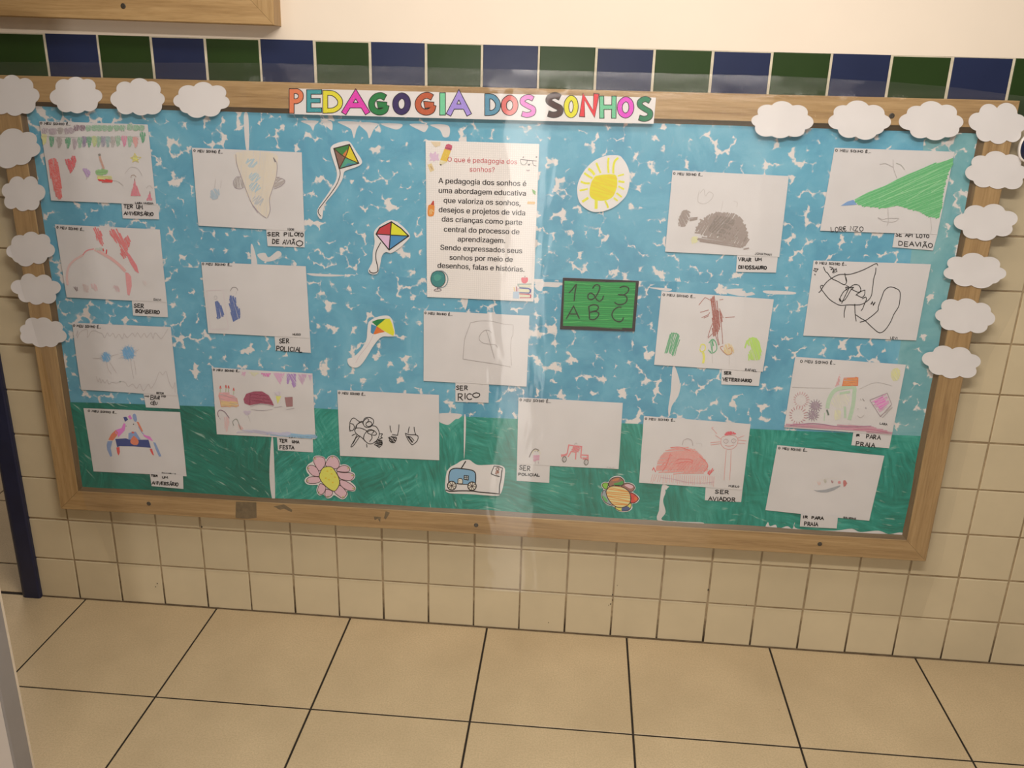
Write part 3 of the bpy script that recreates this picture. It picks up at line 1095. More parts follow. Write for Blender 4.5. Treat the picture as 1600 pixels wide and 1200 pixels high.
def fat(art, ch, box, wd, col):
    x0, y0, x1, y1 = box
    h = wd / 2
    X = lambda u: x0 + h + (x1 - x0 - wd) * u
    Y = lambda v: y0 + h + (y1 - y0 - wd) * v
    G = {
        'P': [([(0, 1), (0, 0)], 0, 1), ([(0, .03), (.3, .0), (.62, .01), (.94, .12), (1, .26), (.92, .40), (.6, .5), (.3, .51), (0, .5)], 1, 0)],
        'E': [([(1, 0), (0, 0), (0, 1), (1, 1)], 0, 1), ([(0, .48), (.85, .48)], 0, 1)],
        'D': [([(0, 0), (0, 1)], 0, 1), ([(0, .02), (.3, .01), (.62, .08), (.92, .32), (1, .55), (.9, .78), (.6, .95), (.3, .99), (0, .98)], 1, 0)],
        'A': [([(0, 1), (.5, 0), (1, 1)], 0, 1), ([(.22, .66), (.78, .66)], 0, 0)],
        'G': [([(.92, .12), (.62, 0), (.25, .12), (.02, .45), (.12, .82), (.5, 1), (.88, .9), (1, .6)], 1, 1), ([(1.02, .58), (.62, .55), (.66, .72)], 0, 0)],
        'O': [([(.5, 0), (.1, .22), (0, .55), (.14, .86), (.5, 1), (.86, .84), (1, .5), (.88, .16)], 2, 0)],
        'I': [([(.5, 0), (.5, 1)], 0, 1)],
        'S': [([(.92, .1), (.55, 0), (.12, .12), (.08, .32), (.5, .5), (.94, .66), (.9, .9), (.45, 1), (.04, .94)], 1, 1)],
        'N': [([(0, 1), (.1, 0), (.82, 1), (.98, 0)], 0, 1)],
        'H': [([(0, 0), (.02, 1)], 0, 1), ([(1, 0), (.98, 1)], 0, 1), ([(0, .5), (1, .5)], 0, 0)],
    }[ch]
    for pas in (0, 1):
        for pts, sm, cap in G:
            q = [(X(u), Y(v)) for u, v in pts]
            ww = wd + (11 if pas == 0 else -1)
            ex = (h + (5.5 if pas == 0 else -.5)) if cap and sm == 0 else (5 if pas == 0 else 0)
            if cap and sm == 1:
                ex = 6 if pas == 0 else 0
            art.line(q, ww, BLACK if pas == 0 else col, sm > 0, sm == 2, k=1 + pas * 2, ext=ex if sm != 2 else 0)
    return art


L1 = [('P', (62, 95, 168, 283), 34, (240, 118, 82)), ('E', (198, 103, 312, 275), 30, (58, 146, 156)), ('D', (325, 108, 475, 282), 33, (226, 200, 50)),
      ('A', (478, 115, 680, 287), 36, (224, 58, 168)), ('G', (680, 125, 838, 297), 42, (28, 116, 62)), ('O', (870, 127, 1005, 295), 40, (48, 34, 88)),
      ('G', (1043, 123, 1205, 298), 42, (172, 84, 54)), ('I', (1235, 127, 1280, 297), 40, (108, 190, 150)), ('A', (1295, 122, 1475, 298), 36, (150, 132, 212))]
L2 = [('D', (90, 85, 208, 250), 34, (86, 138, 166)), ('O', (218, 95, 345, 250), 36, (216, 112, 112)), ('S', (360, 90, 487, 265), 34, (230, 104, 188)),
      ('S', (562, 75, 700, 268), 40, (56, 26, 26)), ('O', (708, 98, 815, 268), 34, (226, 204, 40)), ('N', (830, 85, 978, 260), 38, (216, 48, 60)),
      ('H', (985, 103, 1112, 272), 30, (100, 182, 142)), ('O', (1125, 108, 1250, 270), 34, (214, 70, 190)), ('S', (1275, 105, 1400, 297), 36, (28, 116, 80))]
CN = iter('orange teal yellow magenta green dark-purple brown mint lavender blue coral pink dark-brown yellow red mint magenta green'.split())
for (ox, oy), LL in (((440, 120), L1), ((740, 130), L2)):
    for ch, box, wd, c in LL:
        a = Art(ban, ox, oy, 5, YT, False, 0.0003)
        fat(a, ch, box, wd, ink(*c, ref=205))
        a.done('letter', next(CN) + ' letter ' + ch)

# ------------------------------------------------------------------ the children's drawings and their caption slips
YS, YC, YK = -0.0292, -0.0282, -0.0285
GR_D, GR_C = 'children\'s drawings on the board', 'caption slips under the drawings'


def drawing(x0, y0, s, q, label, head=None, name=None, namew=3.0):
    o = quad_paper('drawing_sheet', crop(x0, y0, s, q), YS, [M['paper']])
    tag(o, label, 'drawing', GR_D)
    a = Art(o, x0, y0, s, YS)
    k = s / 7.5
    if head:
        (ax, ay), (bx_, by_), h = head
        a.text('O MEU SONHO \u00c9...', (ax, ay), (bx_, by_), h, 7.0 * k).done('heading_text')
    if name:
        st, (ax, ay), (bx_, by_), h = name
        a.text(st, (ax, ay), (bx_, by_), h, 5.6 * k, k=2).done('name_text')
    return a


def caption(x0, y0, s, q, label, *lines, y=YC):
    o = quad_paper('caption_slip', crop(x0, y0, s, q), y, [M['paper']], nx=4, nz=3)
    tag(o, label, 'caption slip', GR_C)
    a = Art(o, x0, y0, s, y)
    for st, p, q2, h, wd in lines:
        a.text(st, p, q2, h, wd * 1.3)
    a.done('caption_text')


# 1 birthday with bunting
c = (50, 180, 7.057)
caption(*c, ((985, 958), (1390, 976), (1402, 1148), (1000, 1138)), 'caption slip TER UM ANIVERSARIO under the bunting and balloons drawing',
        ('TER UM', (1010, 985), (1225, 993), 40, 8), ('ANIVERS\u00c1RIO', (1018, 1062), (1338, 1075), 36, 8))
a = drawing(*c, ((80, 65), (1275, 103), (1370, 988), (212, 940)), 'drawing of two rows of bunting, red heart, cake and small figures at upper left',
            ((92, 76), (425, 88), 24), ('LAURA WANESSA', (1138, 958), (1338, 964), 17))
g1, g2, pu, rd = ink(120, 160, 135, 188, .5), ink(70, 140, 105, 188, .4), ink(150, 138, 150, 188, .5), ink(196, 84, 82, 188, .4)
for x, y, m in ((140, 172, pu), (215, 178, pu), (245, 178, pu), (312, 170, GREY), (385, 172, pu), (435, 168, pu), (490, 138, ink(120, 100, 115, 188, .4)), (555, 140, ink(120, 100, 115, 188, .4)), (622, 142, g1), (690, 140, g1), (745, 140, g1), (800, 142, g1), (862, 142, g1), (932, 138, g1), (1000, 140, g1), (1080, 130, g1), (1145, 138, g1), (1208, 140, g1)):
    a.scrib([(x - 26, y - 28), (x + 28, y - 26), (x + 26, y + 24), (x - 4, y + 36), (x - 28, y + 20)], m, 70, 9, 9).done('drawn_pennant')
for x, y, m in ((135, 265, ink(205, 200, 130, 188, .4)), (215, 290, g2), (300, 300, GREY), (398, 305, g2), (470, 320, pu), (530, 300, g1), (575, 292, ink(120, 110, 140, 188, .3)), (630, 295, g2), (690, 288, ink(160, 175, 120, 188, .4)), (735, 292, g1), (785, 290, ink(130, 130, 150, 188, .4)), (838, 292, ink(120, 150, 150, 188, .4)), (895, 292, GREY), (950, 285, g1), (1018, 285, ink(215, 120, 150, 188, .3)), (1080, 290, g1), (1142, 295, ink(210, 140, 140, 188, .3)), (1222, 245, g2)):
    a.scrib([(x - 28, y - 52), (x + 28, y - 48), (x + 20, y + 30), (x, y + 62), (x - 14, y + 40)], m, 82, 9, 9).done('drawn_pennant')
a.line([(105, 232), (600, 248), (1180, 236)], 3, GREY).done('drawn_string')
a.scrib([(180, 510), (210, 480), (255, 480), (285, 540), (310, 680), (335, 905), (270, 900), (225, 740), (185, 600)], rd, 80, 12, 13).done('drawn_balloon')
a.scrib([(365, 485), (410, 480), (435, 500), (440, 445), (475, 450), (490, 500), (470, 570), (432, 640), (400, 590)], ink(200, 80, 90, 188, .25), 75, 11, 12, False).done('drawn_heart')
a.scrib([(560, 590), (610, 590), (645, 630), (620, 685), (585, 650)], ink(160, 135, 180, 188, .2), 60, 10, 10).line([(612, 685), (600, 710)], 4, GREY).done('drawn_balloon')
a.scrib([(715, 600), (830, 600), (835, 640), (790, 660), (715, 650)], ink(120, 165, 110, 188, .2), 10, 10, 11)
a.scrib([(725, 665), (880, 675), (888, 705), (722, 700)], ink(205, 190, 120, 188, .2), 5, 10, 10, False)
a.scrib([(725, 708), (895, 712), (885, 748), (800, 742), (740, 722)], ink(205, 55, 55, 188, .1), 5, 9, 10, False)
a.line([(745, 425), (760, 490), (785, 560), (795, 592)], 22, ink(170, 130, 115, 188, .4)).line([(745, 425), (752, 450)], 26, ink(110, 105, 100, 188, .3)).line([(890, 718), (950, 730), (1010, 775)], 4, GREY).done('drawn_cake')
a.line([(1135, 420), (1158, 458), (1205, 465), (1165, 492), (1178, 520), (1138, 500), (1112, 515), (1118, 480), (1090, 470), (1122, 455)], 7, ink(190, 180, 90, 188), False, True)
a.scrib([(1128, 450), (1165, 460), (1160, 500), (1120, 495)], ink(220, 205, 110, 188, .2), 40, 9, 9).done('drawn_star')
a.scrib([(1135, 712), (1200, 890), (1090, 890)], ink(205, 110, 125, 188, .25), 80, 9, 10, False).line([(1095, 690), (1100, 665), (1130, 660), (1150, 680)], 5, ink(140, 115, 100, 188)).line([(1135, 700), (1136, 725)], 7, ink(120, 85, 80, 188)).line([(1030, 640), (1090, 575), (1170, 590), (1220, 670)], 3, GREY).done('drawn_girl')
a.scrib([(1300, 850), (1330, 940), (1260, 940)], ink(205, 110, 130, 188, .25), 80, 9, 10, False).line([(1302, 838), (1304, 870)], 7, ink(120, 85, 80, 188)).line([(1262, 800), (1300, 775), (1335, 810)], 3, GREY).done('drawn_girl')

# 2 pilot
c = (290, 220, 7.057)
caption(*c, ((890, 970), (1310, 985), (1313, 1175), (905, 1160)), 'caption slip SER PILOTO DE AVIAO under the beige rocket drawing',
        ('SER PILO', (905, 1008), (1240, 1012), 40, 8), ('TO', (1235, 1015), (1300, 1015), 40, 8), ('DE AVI\u00c3', (960, 1085), (1205, 1098), 44, 8), ('O', (1222, 1100), (1298, 1100), 66, 8))
a = drawing(*c, ((70, 75), (1280, 128), (1310, 1000), (140, 935)), 'pencil drawing of a pale beige pointed aircraft with blue round windows',
            ((92, 96), (410, 112), 25), ('IGOR', (1128, 962), (1200, 968), 22))
bg = ink(206, 190, 176, 196, .5)
a.scrib([(560, 130), (980, 140), (1005, 300), (990, 450), (930, 620), (925, 760), (890, 850), (780, 760), (690, 620), (600, 350)], bg, 95, 12, 15).done('drawn_fuselage')
pn = ink(140, 130, 142, 196, .2)
a.line([(555, 150), (565, 260), (610, 390), (665, 540), (735, 700), (820, 800), (890, 852)], 7, pn).line([(970, 185), (1010, 260), (1000, 400), (950, 560), (925, 650), (935, 760), (905, 850)], 7, pn)
a.line([(740, 710), (800, 790)], 14, pn).line([(970, 185), (990, 235)], 12, ink(110, 105, 110, 196)).done('drawn_outline')
bl = ink(150, 178, 194, 196, .3)
for x, y in ((735, 245), (765, 400), (768, 510), (805, 655)):
    a.scrib([(x - 62, y - 30), (x, y - 50), (x + 52, y - 20), (x + 50, y + 35), (x, y + 52), (x - 55, y + 30)], bl if y < 600 else ink(165, 172, 180, 196, .2), -50, 20, 13).done('drawn_window')
a.scrib([(525, 450), (580, 395), (620, 420), (645, 500), (590, 530), (540, 510)], ink(150, 145, 145, 196, .3), 80, 14, 9).line([(610, 400), (560, 400), (525, 460), (545, 515), (600, 530), (645, 510)], 5, pn).done('drawn_wing')
a.scrib([(1005, 400), (1080, 425), (1095, 450), (1050, 500), (980, 525)], ink(160, 152, 150, 196, .35), -30, 14, 9).line([(1005, 405), (1075, 420), (1098, 450), (1050, 500), (975, 530)], 5, pn).done('drawn_wing')
a.scrib([(275, 560), (325, 525), (375, 560), (350, 635), (290, 640)], ink(150, 170, 186, 196, .2), 60, 13, 12).line([(320, 520), (330, 420)], 3, GREY).line([(385, 520), (395, 430)], 3, GREY).done('drawn_ball')

# 3 fireman
c = (80, 340, 7.5)
caption(*c, ((945, 958), (1355, 975), (1368, 1167), (962, 1147)), 'caption slip SER BOMBEIRO under the red hill drawing',
        ('SER', (972, 1010), (1090, 1012), 44, 8), ('BOMBEIRO', (992, 1072), (1275, 1090), 40, 8.5))
a = drawing(*c, ((45, 78), (1272, 140), (1355, 992), (180, 935)), 'drawing of a pink arched hill with red flames above, second down at far left',
            ((68, 100), (388, 128), 26), ('DAVI', (1204, 946), (1290, 956), 24))
pk, rr = ink(196, 140, 140, 176, .15), ink(186, 92, 96, 176, .25)
a.line([(195, 790), (185, 690), (205, 580), (270, 500), (370, 440)], 26, ink(190, 150, 150, 176, .3)).line([(370, 440), (400, 400), (440, 378), (500, 368)], 14, ink(180, 110, 115, 176, .2))
a.line([(510, 372), (600, 420), (700, 480), (790, 550), (870, 630)], 34, pk).poly([(868, 640), (905, 650), (938, 690), (945, 800), (920, 915), (895, 900), (880, 780)], ink(190, 120, 125, 176, .2)).done('drawn_hill')
a.scrib([(505, 125), (545, 130), (590, 180), (600, 260), (600, 325), (560, 290), (525, 220)], rr, 68, 13, 13, over=14).done('drawn_flame')
a.scrib([(690, 170), (760, 140), (800, 190), (850, 250), (900, 215), (930, 290), (890, 370), (870, 450), (825, 470), (810, 320), (740, 260)], rr, 62, 14, 13, over=20)
a.poly([(880, 390), (920, 430), (1005, 560), (1030, 655), (985, 625), (930, 540), (890, 450)], ink(190, 100, 108, 176, .2)).done('drawn_flame')
a.line([(606, 362), (614, 395)], 13, ink(170, 45, 50, 176), False).line([(650, 375), (645, 425)], 13, ink(170, 45, 50, 176), False).scrib([(520, 355), (595, 350), (600, 385), (530, 385)], ink(150, 160, 155, 176, .3), 40, 14, 11).done('drawn_ladder')
for x, y, r_, m in ((290, 835, 24, ink(105, 90, 95, 176, .2)), (400, 825, 42, ink(168, 152, 152, 176, .5)), (505, 815, 38, ink(176, 150, 154, 176, .4)), (765, 830, 36, ink(170, 145, 150, 176, .4)), (1095, 765, 26, ink(176, 166, 168, 176, .6))):
    a.scrib([(x - r_, y - r_), (x + r_ * .6, y - r_ * .7), (x + r_, y + r_ * 1.1), (x - r_ * .2, y + r_ * .8)], m, 70, 12, 9).done('drawn_stone')

# 4 policeman, blue figures
c = (300, 400, 7.5)
caption(*c, ((968, 930), (1385, 945), (1393, 1135), (980, 1105)), 'caption slip SER POLICIAL under the two blue figures drawing',
        ('SER', (1020, 972), (1138, 966), 50, 8), ('POLICIAL', (992, 1056), (1298, 1072), 52, 8))
a = drawing(*c, ((108, 70), (1333, 120), (1385, 962), (190, 903)), 'drawing of two dark blue scribbled figures on mostly blank paper',
            ((120, 80), (468, 92), 24), ('HUGO', (1182, 906), (1274, 908), 22))
nb = ink(62, 84, 138, 178, .2)
a.scrib([(270, 545), (305, 530), (350, 590), (368, 700), (345, 715), (300, 740), (285, 650)], nb, 78, 11, 12).done('drawn_figure')
a.scrib([(455, 470), (510, 490), (525, 580), (560, 640), (560, 720), (510, 745), (480, 765), (455, 640), (440, 520)], nb, 76, 11, 13, over=10).done('drawn_figure')
a.line([(260, 490), (275, 465), (295, 480), (285, 508), (262, 500)], 6, ink(150, 150, 155, 178)).done('drawn_head').line([(452, 410), (470, 375), (500, 365), (530, 380), (538, 405)], 7, ink(120, 115, 120, 178)).line([(525, 415), (515, 455)], 3, GREY).done('drawn_head')
pl = ink(172, 160, 168, 178)
a.line([(175, 405), (360, 395)], 4, pl, False).line([(175, 405), (215, 860)], 3, pl, False).line([(365, 395), (425, 850)], 3.5, pl, False).line([(215, 860), (428, 855)], 3, pl, False).done('drawn_box')

# 5 two blue suns
c = (110, 495, 7.619)
caption(*c, ((868, 900), (1280, 925), (1305, 1095), (900, 1078)), 'caption slip with a large curled R, hanging under the two blue suns drawing',
        ('MO', (886, 938), (940, 940), 14, 5), ('B', (956, 930), (1000, 934), 50, 6), ('RAR', (1006, 936), (1070, 942), 38, 6), ('NO', (1088, 934), (1136, 938), 20, 6), ('C\u00c9U', (956, 1012), (1040, 1014), 32, 7))
a = drawing(*c, ((18, 70), (1195, 122), (1278, 940), (128, 868)), 'faint pencil drawing of two blue round suns on stalks at far left',
            ((34, 92), (365, 110), 26), ('HEITOR', (1028, 894), (1115, 902), 20))
sb = ink(84, 134, 176, 170, .15)
for x, y, r_ in ((425, 478, 46), (690, 430, 66)):
    ring = [(x + r_ * math.cos(t * .785) * (1 + .12 * (t % 2)), y + r_ * 1.08 * math.sin(t * .785)) for t in range(8)]
    a.scrib(ring, sb, 60, 11, 12, over=14)
    for t in range(16):
        q = t * math.pi / 8
        a.line([(x + r_ * .8 * math.cos(q), y + r_ * .8 * math.sin(q)), (x + r_ * 1.5 * math.cos(q), y + r_ * 1.5 * math.sin(q))], 5, ink(120, 145, 168, 170), False)
    a.done('drawn_sun')
pl = ink(150, 146, 148, 170)
for q in ([(275, 490), (370, 492)], [(480, 468), (575, 442)], [(575, 495), (640, 475)], [(755, 425), (815, 390)], [(435, 540), (450, 620), (490, 680)], [(470, 540), (520, 620), (550, 670)], [(715, 500), (730, 620), (755, 735)], [(755, 520), (775, 620), (780, 690)]):
    a.line(q, 6, pl)
a.done('drawn_stalk')
z = [(70, 230), (90, 160), (85, 250), (120, 180), (200, 150), (205, 245), (250, 175), (300, 165), (340, 185), (380, 200), (410, 250), (440, 190), (470, 230), (510, 195), (540, 250), (580, 205), (620, 260), (640, 200), (680, 245), (740, 195), (770, 235), (800, 190), (840, 245), (880, 195), (910, 245), (960, 190), (985, 260), (1010, 190), (1060, 240), (1090, 255), (1165, 140)]
a.line(z, 6, pl)
z2 = [(310, 710), (330, 770), (350, 735), (365, 790), (385, 750), (410, 790), (440, 750), (455, 800), (500, 780), (550, 790), (592, 770), (650, 780), (690, 830), (740, 800), (790, 850), (830, 800), (870, 880), (930, 800), (960, 850), (1010, 780), (1060, 660), (1100, 690), (1140, 650), (1170, 760), (1220, 850), (1245, 780), (1250, 900)]
a.line(z2, 6, pl).line([(590, 765), (596, 780)], 16, ink(120, 130, 128, 170)).done('drawn_zigzag')

# 6 party
c = (320, 565, 8)
caption(*c, ((900, 935), (1350, 960), (1355, 1133), (915, 1108)), 'caption slip TER UMA FESTA under the cake and ice cream drawing',
        ('TER', (930, 968), (1035, 972), 38, 9), ('UMA', (1092, 985), (1182, 990), 30, 9), ('FESTA', (940, 1046), (1118, 1052), 42, 9))
a = drawing(*c, ((88, 72), (1345, 150), (1385, 970), (152, 908)), 'drawing of a pink cake, dark red loaf and ice cream under purple pennants',
            ((104, 92), (438, 108), 22), ('LUNA VALENTINA', (1056, 930), (1340, 940), 20))
for pts, m in (([(450, 125), (515, 130), (500, 185), (470, 165)], ink(200, 130, 160, 172, .3)), ([(550, 125), (685, 138), (620, 185)], ink(190, 190, 140, 172, .6)), ([(705, 140), (825, 145), (810, 185), (740, 182)], ink(205, 90, 150, 172, .25)), ([(860, 138), (1000, 148), (940, 290), (905, 230)], ink(205, 130, 165, 172, .3)),
               ([(1022, 150), (1140, 152), (1135, 310), (1105, 330), (1070, 210), (1045, 285), (1025, 270)], ink(135, 105, 160, 172, .15)), ([(1155, 155), (1280, 158), (1215, 300)], ink(160, 130, 160, 172, .3)), ([(1290, 165), (1335, 165), (1322, 250)], ink(160, 130, 165, 172, .3))):
    a.scrib(pts, m, 62, 12, 10, False).done('drawn_pennant')
a.scrib([(180, 395), (280, 390), (370, 430), (400, 470), (405, 510), (200, 480)], ink(205, 130, 135, 172, .1), 10, 11, 12).scrib([(195, 490), (405, 500), (425, 560), (205, 560)], ink(205, 150, 110, 172, .1), 8, 11, 12, False)
a.line([(180, 390), (205, 560), (425, 555), (400, 450)], 6, ink(185, 120, 100, 172), False)
for x, y in ((195, 340), (265, 330), (298, 335), (362, 365)):
    a.line([(x, y + 45), (x, y)], 9, ink(140, 150, 125, 172), False).line([(x - 6, y - 4), (x, y - 34), (x + 10, y)], 9, ink(170, 80, 75, 172))
a.done('drawn_cake')
a.poly([(485, 470), (520, 400), (620, 370), (720, 370), (800, 420), (845, 500), (865, 550), (780, 530), (700, 520), (560, 545), (500, 520)], ink(122, 52, 76, 172, .12))
for q in ([(560, 400), (780, 425)], [(575, 450), (810, 470)], [(590, 480), (840, 520)], [(570, 400), (565, 530)]):
    a.line(q, 5, ink(90, 35, 56, 172), False, k=3)
a.line([(570, 560), (700, 530), (860, 560)], 5, pn).line([(580, 600), (720, 612), (850, 598)], 5, pn).done('drawn_loaf')
a.scrib([(880, 380), (950, 375), (945, 415), (890, 420)], ink(165, 160, 172, 172, .3), 40, 12, 11).poly([(888, 430), (955, 432), (912, 530)], ink(215, 185, 90, 172, .15)).line([(865, 575), (965, 562)], 5, pn).done('drawn_ice_cream')
a.poly([(998, 445), (1098, 440), (1100, 560), (1020, 565)], ink(122, 84, 88, 172, .15)).line([(1020, 598), (1120, 585)], 5, pn).done('drawn_pot')
a.line([(175, 690), (165, 640), (190, 605), (250, 625), (310, 705)], 8, ink(105, 84, 100, 172)).line([(185, 700), (200, 718)], 5, pn).scrib([(250, 690), (305, 700), (300, 800), (275, 880), (250, 780)], ink(215, 150, 152, 172, .2), 84, 11, 11).done('drawn_girl')
a.line([(365, 800), (352, 750), (380, 720), (410, 730), (450, 840)], 7, ink(105, 110, 105, 172)).scrib([(420, 780), (480, 835), (440, 845)], ink(205, 140, 140, 172, .2), 60, 9, 9).done('drawn_girl')
a.scrib([(485, 615), (525, 610), (575, 620), (540, 675), (505, 645)], ink(160, 150, 170, 172, .3), 45, 12, 10).line([(545, 675), (570, 760)], 3, GREY).done('drawn_heart')
a.scrib([(400, 880), (560, 855), (900, 885), (1060, 880), (1040, 920), (760, 905)], ink(150, 150, 190, 172, .5), 8, 12, 10).scrib([(760, 900), (1000, 895), (1240, 910), (1380, 915), (1375, 960), (1000, 940)], ink(105, 145, 185, 172, .3), 5, 11, 11).done('drawn_water')

# 7 bridge figure in felt pen
c = (120, 630, 8.274)
caption(*c, ((940, 898), (1372, 930), (1378, 1110), (965, 1073)), 'caption slip TER UM ANIVERSARIO at the bottom left corner of the board',
        ('TER', (962, 925), (1045, 930), 22, 8), ('UM', (1100, 948), (1180, 950), 22, 7), ('ANIVERS\u00c1RIO', (972, 1010), (1312, 1030), 40, 9), y=YS - 0.0014)
a = drawing(*c, ((85, 65), (1335, 115), (1420, 945), (218, 880)), 'felt pen drawing of a pink, red and blue bridge-like figure at bottom left',
            ((148, 88), (515, 112), 22), ('EMANUELLY', (1100, 895), (1278, 908), 20))
bb, pk, og, gb = ink(42, 52, 98, 158), ink(205, 92, 150, 158), ink(205, 92, 72, 158), ink(98, 116, 150, 158)
a.poly([(500, 460), (640, 452), (680, 465), (820, 470), (930, 470), (960, 575), (740, 555), (560, 552), (525, 565)], bb).poly([(672, 385), (720, 370), (765, 365), (830, 468), (670, 468)], gb, k=1).poly([(700, 470), (720, 440), (745, 420), (800, 480), (790, 530), (740, 535), (700, 510)], og, True, k=2).line([(712, 375), (745, 378)], 22, ink(150, 74, 70, 158), False).done('drawn_arch')
a.poly([(602, 180), (640, 175), (665, 210), (625, 240)], bb).poly([(660, 170), (690, 150), (718, 200), (690, 210)], pk).poly([(722, 160), (740, 135), (765, 150), (780, 215), (760, 240), (735, 215)], gb, True).done('drawn_crown')
a.poly([(610, 255), (632, 270), (622, 350), (540, 440), (530, 405), (500, 385), (505, 345), (580, 320)], pk).poly([(410, 470), (450, 395), (505, 345), (535, 380), (520, 420), (470, 480)], og).poly([(400, 490), (465, 485), (440, 580), (460, 680), (435, 690), (395, 600), (388, 540)], gb).done('drawn_arm')
a.poly([(775, 240), (800, 240), (860, 360), (840, 370)], og).poly([(845, 365), (880, 410), (950, 430), (990, 490), (940, 470), (870, 425)], pk).poly([(990, 500), (1020, 510), (1060, 600), (1095, 685), (1065, 690), (1020, 590)], gb).line([(800, 300), (840, 370), (868, 400)], 8, gb).done('drawn_arm')
a.poly([(515, 570), (555, 565), (560, 630), (545, 675), (525, 640)], ink(196, 62, 62, 158)).poly([(945, 585), (975, 585), (1000, 675), (980, 665), (955, 620)], ink(196, 62, 62, 158)).done('drawn_leg')
a.line([(735, 264), (737, 276)], 13, BLACK, False).line([(638, 290), (642, 297)], 9, BLACK, False).done('drawn_eye')

# 8 rich
c = (650, 480, 7.5)
caption(*c, ((462, 868), (855, 895), (850, 1122), (462, 1108)), 'caption slip SER RICO under the faint pencil square drawing',
        ('SER', (470, 920), (605, 920), 48, 8), ('RIC', (485, 1010), (660, 1010), 72, 9), ('O', (655, 1005), (745, 1000), 58, 9))
a = drawing(*c, ((90, 38), (1330, 100), (1295, 930), (88, 862)), 'nearly blank sheet with a faint pencil square and money sign, under the text poster',
            ((102, 56), (425, 76), 24))
pl = ink(152, 146, 148, 204)
a.line([(640, 180), (600, 290), (570, 380), (560, 500), (550, 610)], 5, pl).line([(550, 605), (700, 630), (900, 660), (1110, 700)], 5, pl).line([(640, 180), (760, 160), (890, 165), (1020, 195), (1140, 208)], 4, pl).line([(1140, 215), (1135, 320), (1115, 380), (1110, 520), (1120, 680)], 4, pl).done('drawn_square')
a.line([(885, 300), (860, 275), (810, 270), (760, 310), (740, 370), (780, 415), (860, 432), (930, 440), (955, 470)], 5, pl).line([(820, 262), (850, 350), (880, 460), (920, 600)], 5, pl).done('drawn_money_sign')

# 9 black scribbles
c = (520, 600, 8.889)
a = drawing(*c, ((62, 85), (1475, 150), (1478, 1060), (100, 998)), 'drawing of black felt pen circles and two hoof-like scrawls, beside the daisy',
            ((82, 108), (452, 132), 28))
W7 = 10
for q in ([(310, 640), (330, 570), (390, 520), (420, 520)], [(420, 540), (440, 480), (500, 462), (560, 490), (565, 540), (530, 590), (470, 600), (430, 570), (425, 520), (470, 480), (500, 500), (460, 560), (500, 590), (545, 560), (520, 520), (460, 540)],
          [(540, 575), (600, 590), (640, 650), (645, 710), (620, 770), (560, 820), (510, 830), (460, 800), (400, 740), (340, 700), (305, 650), (320, 615), (380, 610), (450, 635), (480, 660)],
          [(425, 750), (440, 700), (480, 650), (520, 630), (580, 650), (610, 690), (580, 710), (520, 695), (480, 665), (540, 640), (570, 660), (540, 690)], [(540, 710), (545, 750), (510, 800)], [(440, 700), (430, 760), (470, 810)],
          [(240, 600), (240, 530), (270, 480), (300, 472), (340, 500), (375, 525)], [(245, 545), (285, 560), (300, 600), (280, 640), (240, 640), (235, 580), (240, 660)], [(330, 610), (340, 560), (400, 530), (430, 560)]):
    a.line(q, W7, BLACK)
a.done('drawn_rider')
for q in ([(265, 715), (320, 690)], [(340, 690), (310, 760), (260, 850), (255, 875), (290, 850), (340, 780), (375, 720), (330, 740), (280, 830)], [(470, 830), (475, 880)], [(650, 690), (690, 690), (670, 730), (690, 745), (650, 760)]):
    a.line(q, W7, BLACK)
a.done('drawn_leg')
a.scrib([(580, 850), (600, 790), (640, 770), (690, 800), (670, 870), (620, 875)], BLACK, 25, 15, 11, over=10).line([(600, 800), (630, 770), (680, 790), (685, 830), (640, 840)], W7, BLACK).done('drawn_wheel')
a.line([(795, 575), (800, 620), (815, 670)], W7, BLACK).line([(920, 560), (915, 640), (900, 710), (825, 700)], W7, BLACK, False).scrib([(780, 730), (885, 735), (865, 800), (820, 812), (790, 780)], BLACK, 40, 17, 11).line([(780, 735), (885, 738), (860, 810), (800, 800), (785, 740)], 8, BLACK).done('drawn_hoof')
a.line([(1065, 590), (1055, 630), (1048, 680)], W7, BLACK).line([(1130, 595), (1135, 650), (1155, 705)], W7, BLACK).line([(1005, 680), (1060, 700), (1150, 705), (1185, 730), (1170, 790), (1110, 840), (1080, 820), (1040, 760), (1010, 690)], W7, BLACK).line([(1040, 720), (1070, 760), (1110, 810)], 20, BLACK).line([(1060, 730), (1090, 740), (1130, 785)], W7, BLACK).done('drawn_hoof')

# 10 policewoman with car
c = (800, 610, 8)
caption(*c, ((62, 905), (473, 925), (465, 1157), (57, 1130)), 'caption slip SER POLICIAL at lower centre, under the small girl and red car drawing',
        ('SER', (95, 935), (232, 945), 56, 8), ('POLICIAL', (82, 1032), (352, 1044), 30, 8))
a = drawing(*c, ((80, 88), (1385, 155), (1332, 985), (62, 920)), 'drawing of a small girl and a red car along the bottom of a blank sheet',
            ((98, 104), (485, 124), 30))
a.text('ITALO', (1180, 955), (1275, 962), 14, 4, GREY).done('name_text')
rc_ = ink(205, 112, 118, 188, .15)
a.line([(215, 835), (245, 770), (290, 730), (340, 750)], 13, ink(105, 98, 98, 188)).line([(260, 790), (265, 755), (310, 745), (350, 775), (345, 800)], 5, ink(200, 185, 150, 188)).line([(288, 758), (292, 766)], 6, BLACK, False).line([(318, 760), (322, 766)], 6, BLACK, False)
a.scrib([(265, 805), (345, 812), (342, 875), (265, 885)], ink(200, 140, 165, 188, .35), 5, 11, 9, False).line([(290, 885), (292, 915)], 4, pn, False).line([(330, 885), (332, 915)], 4, pn, False).done('drawn_girl')
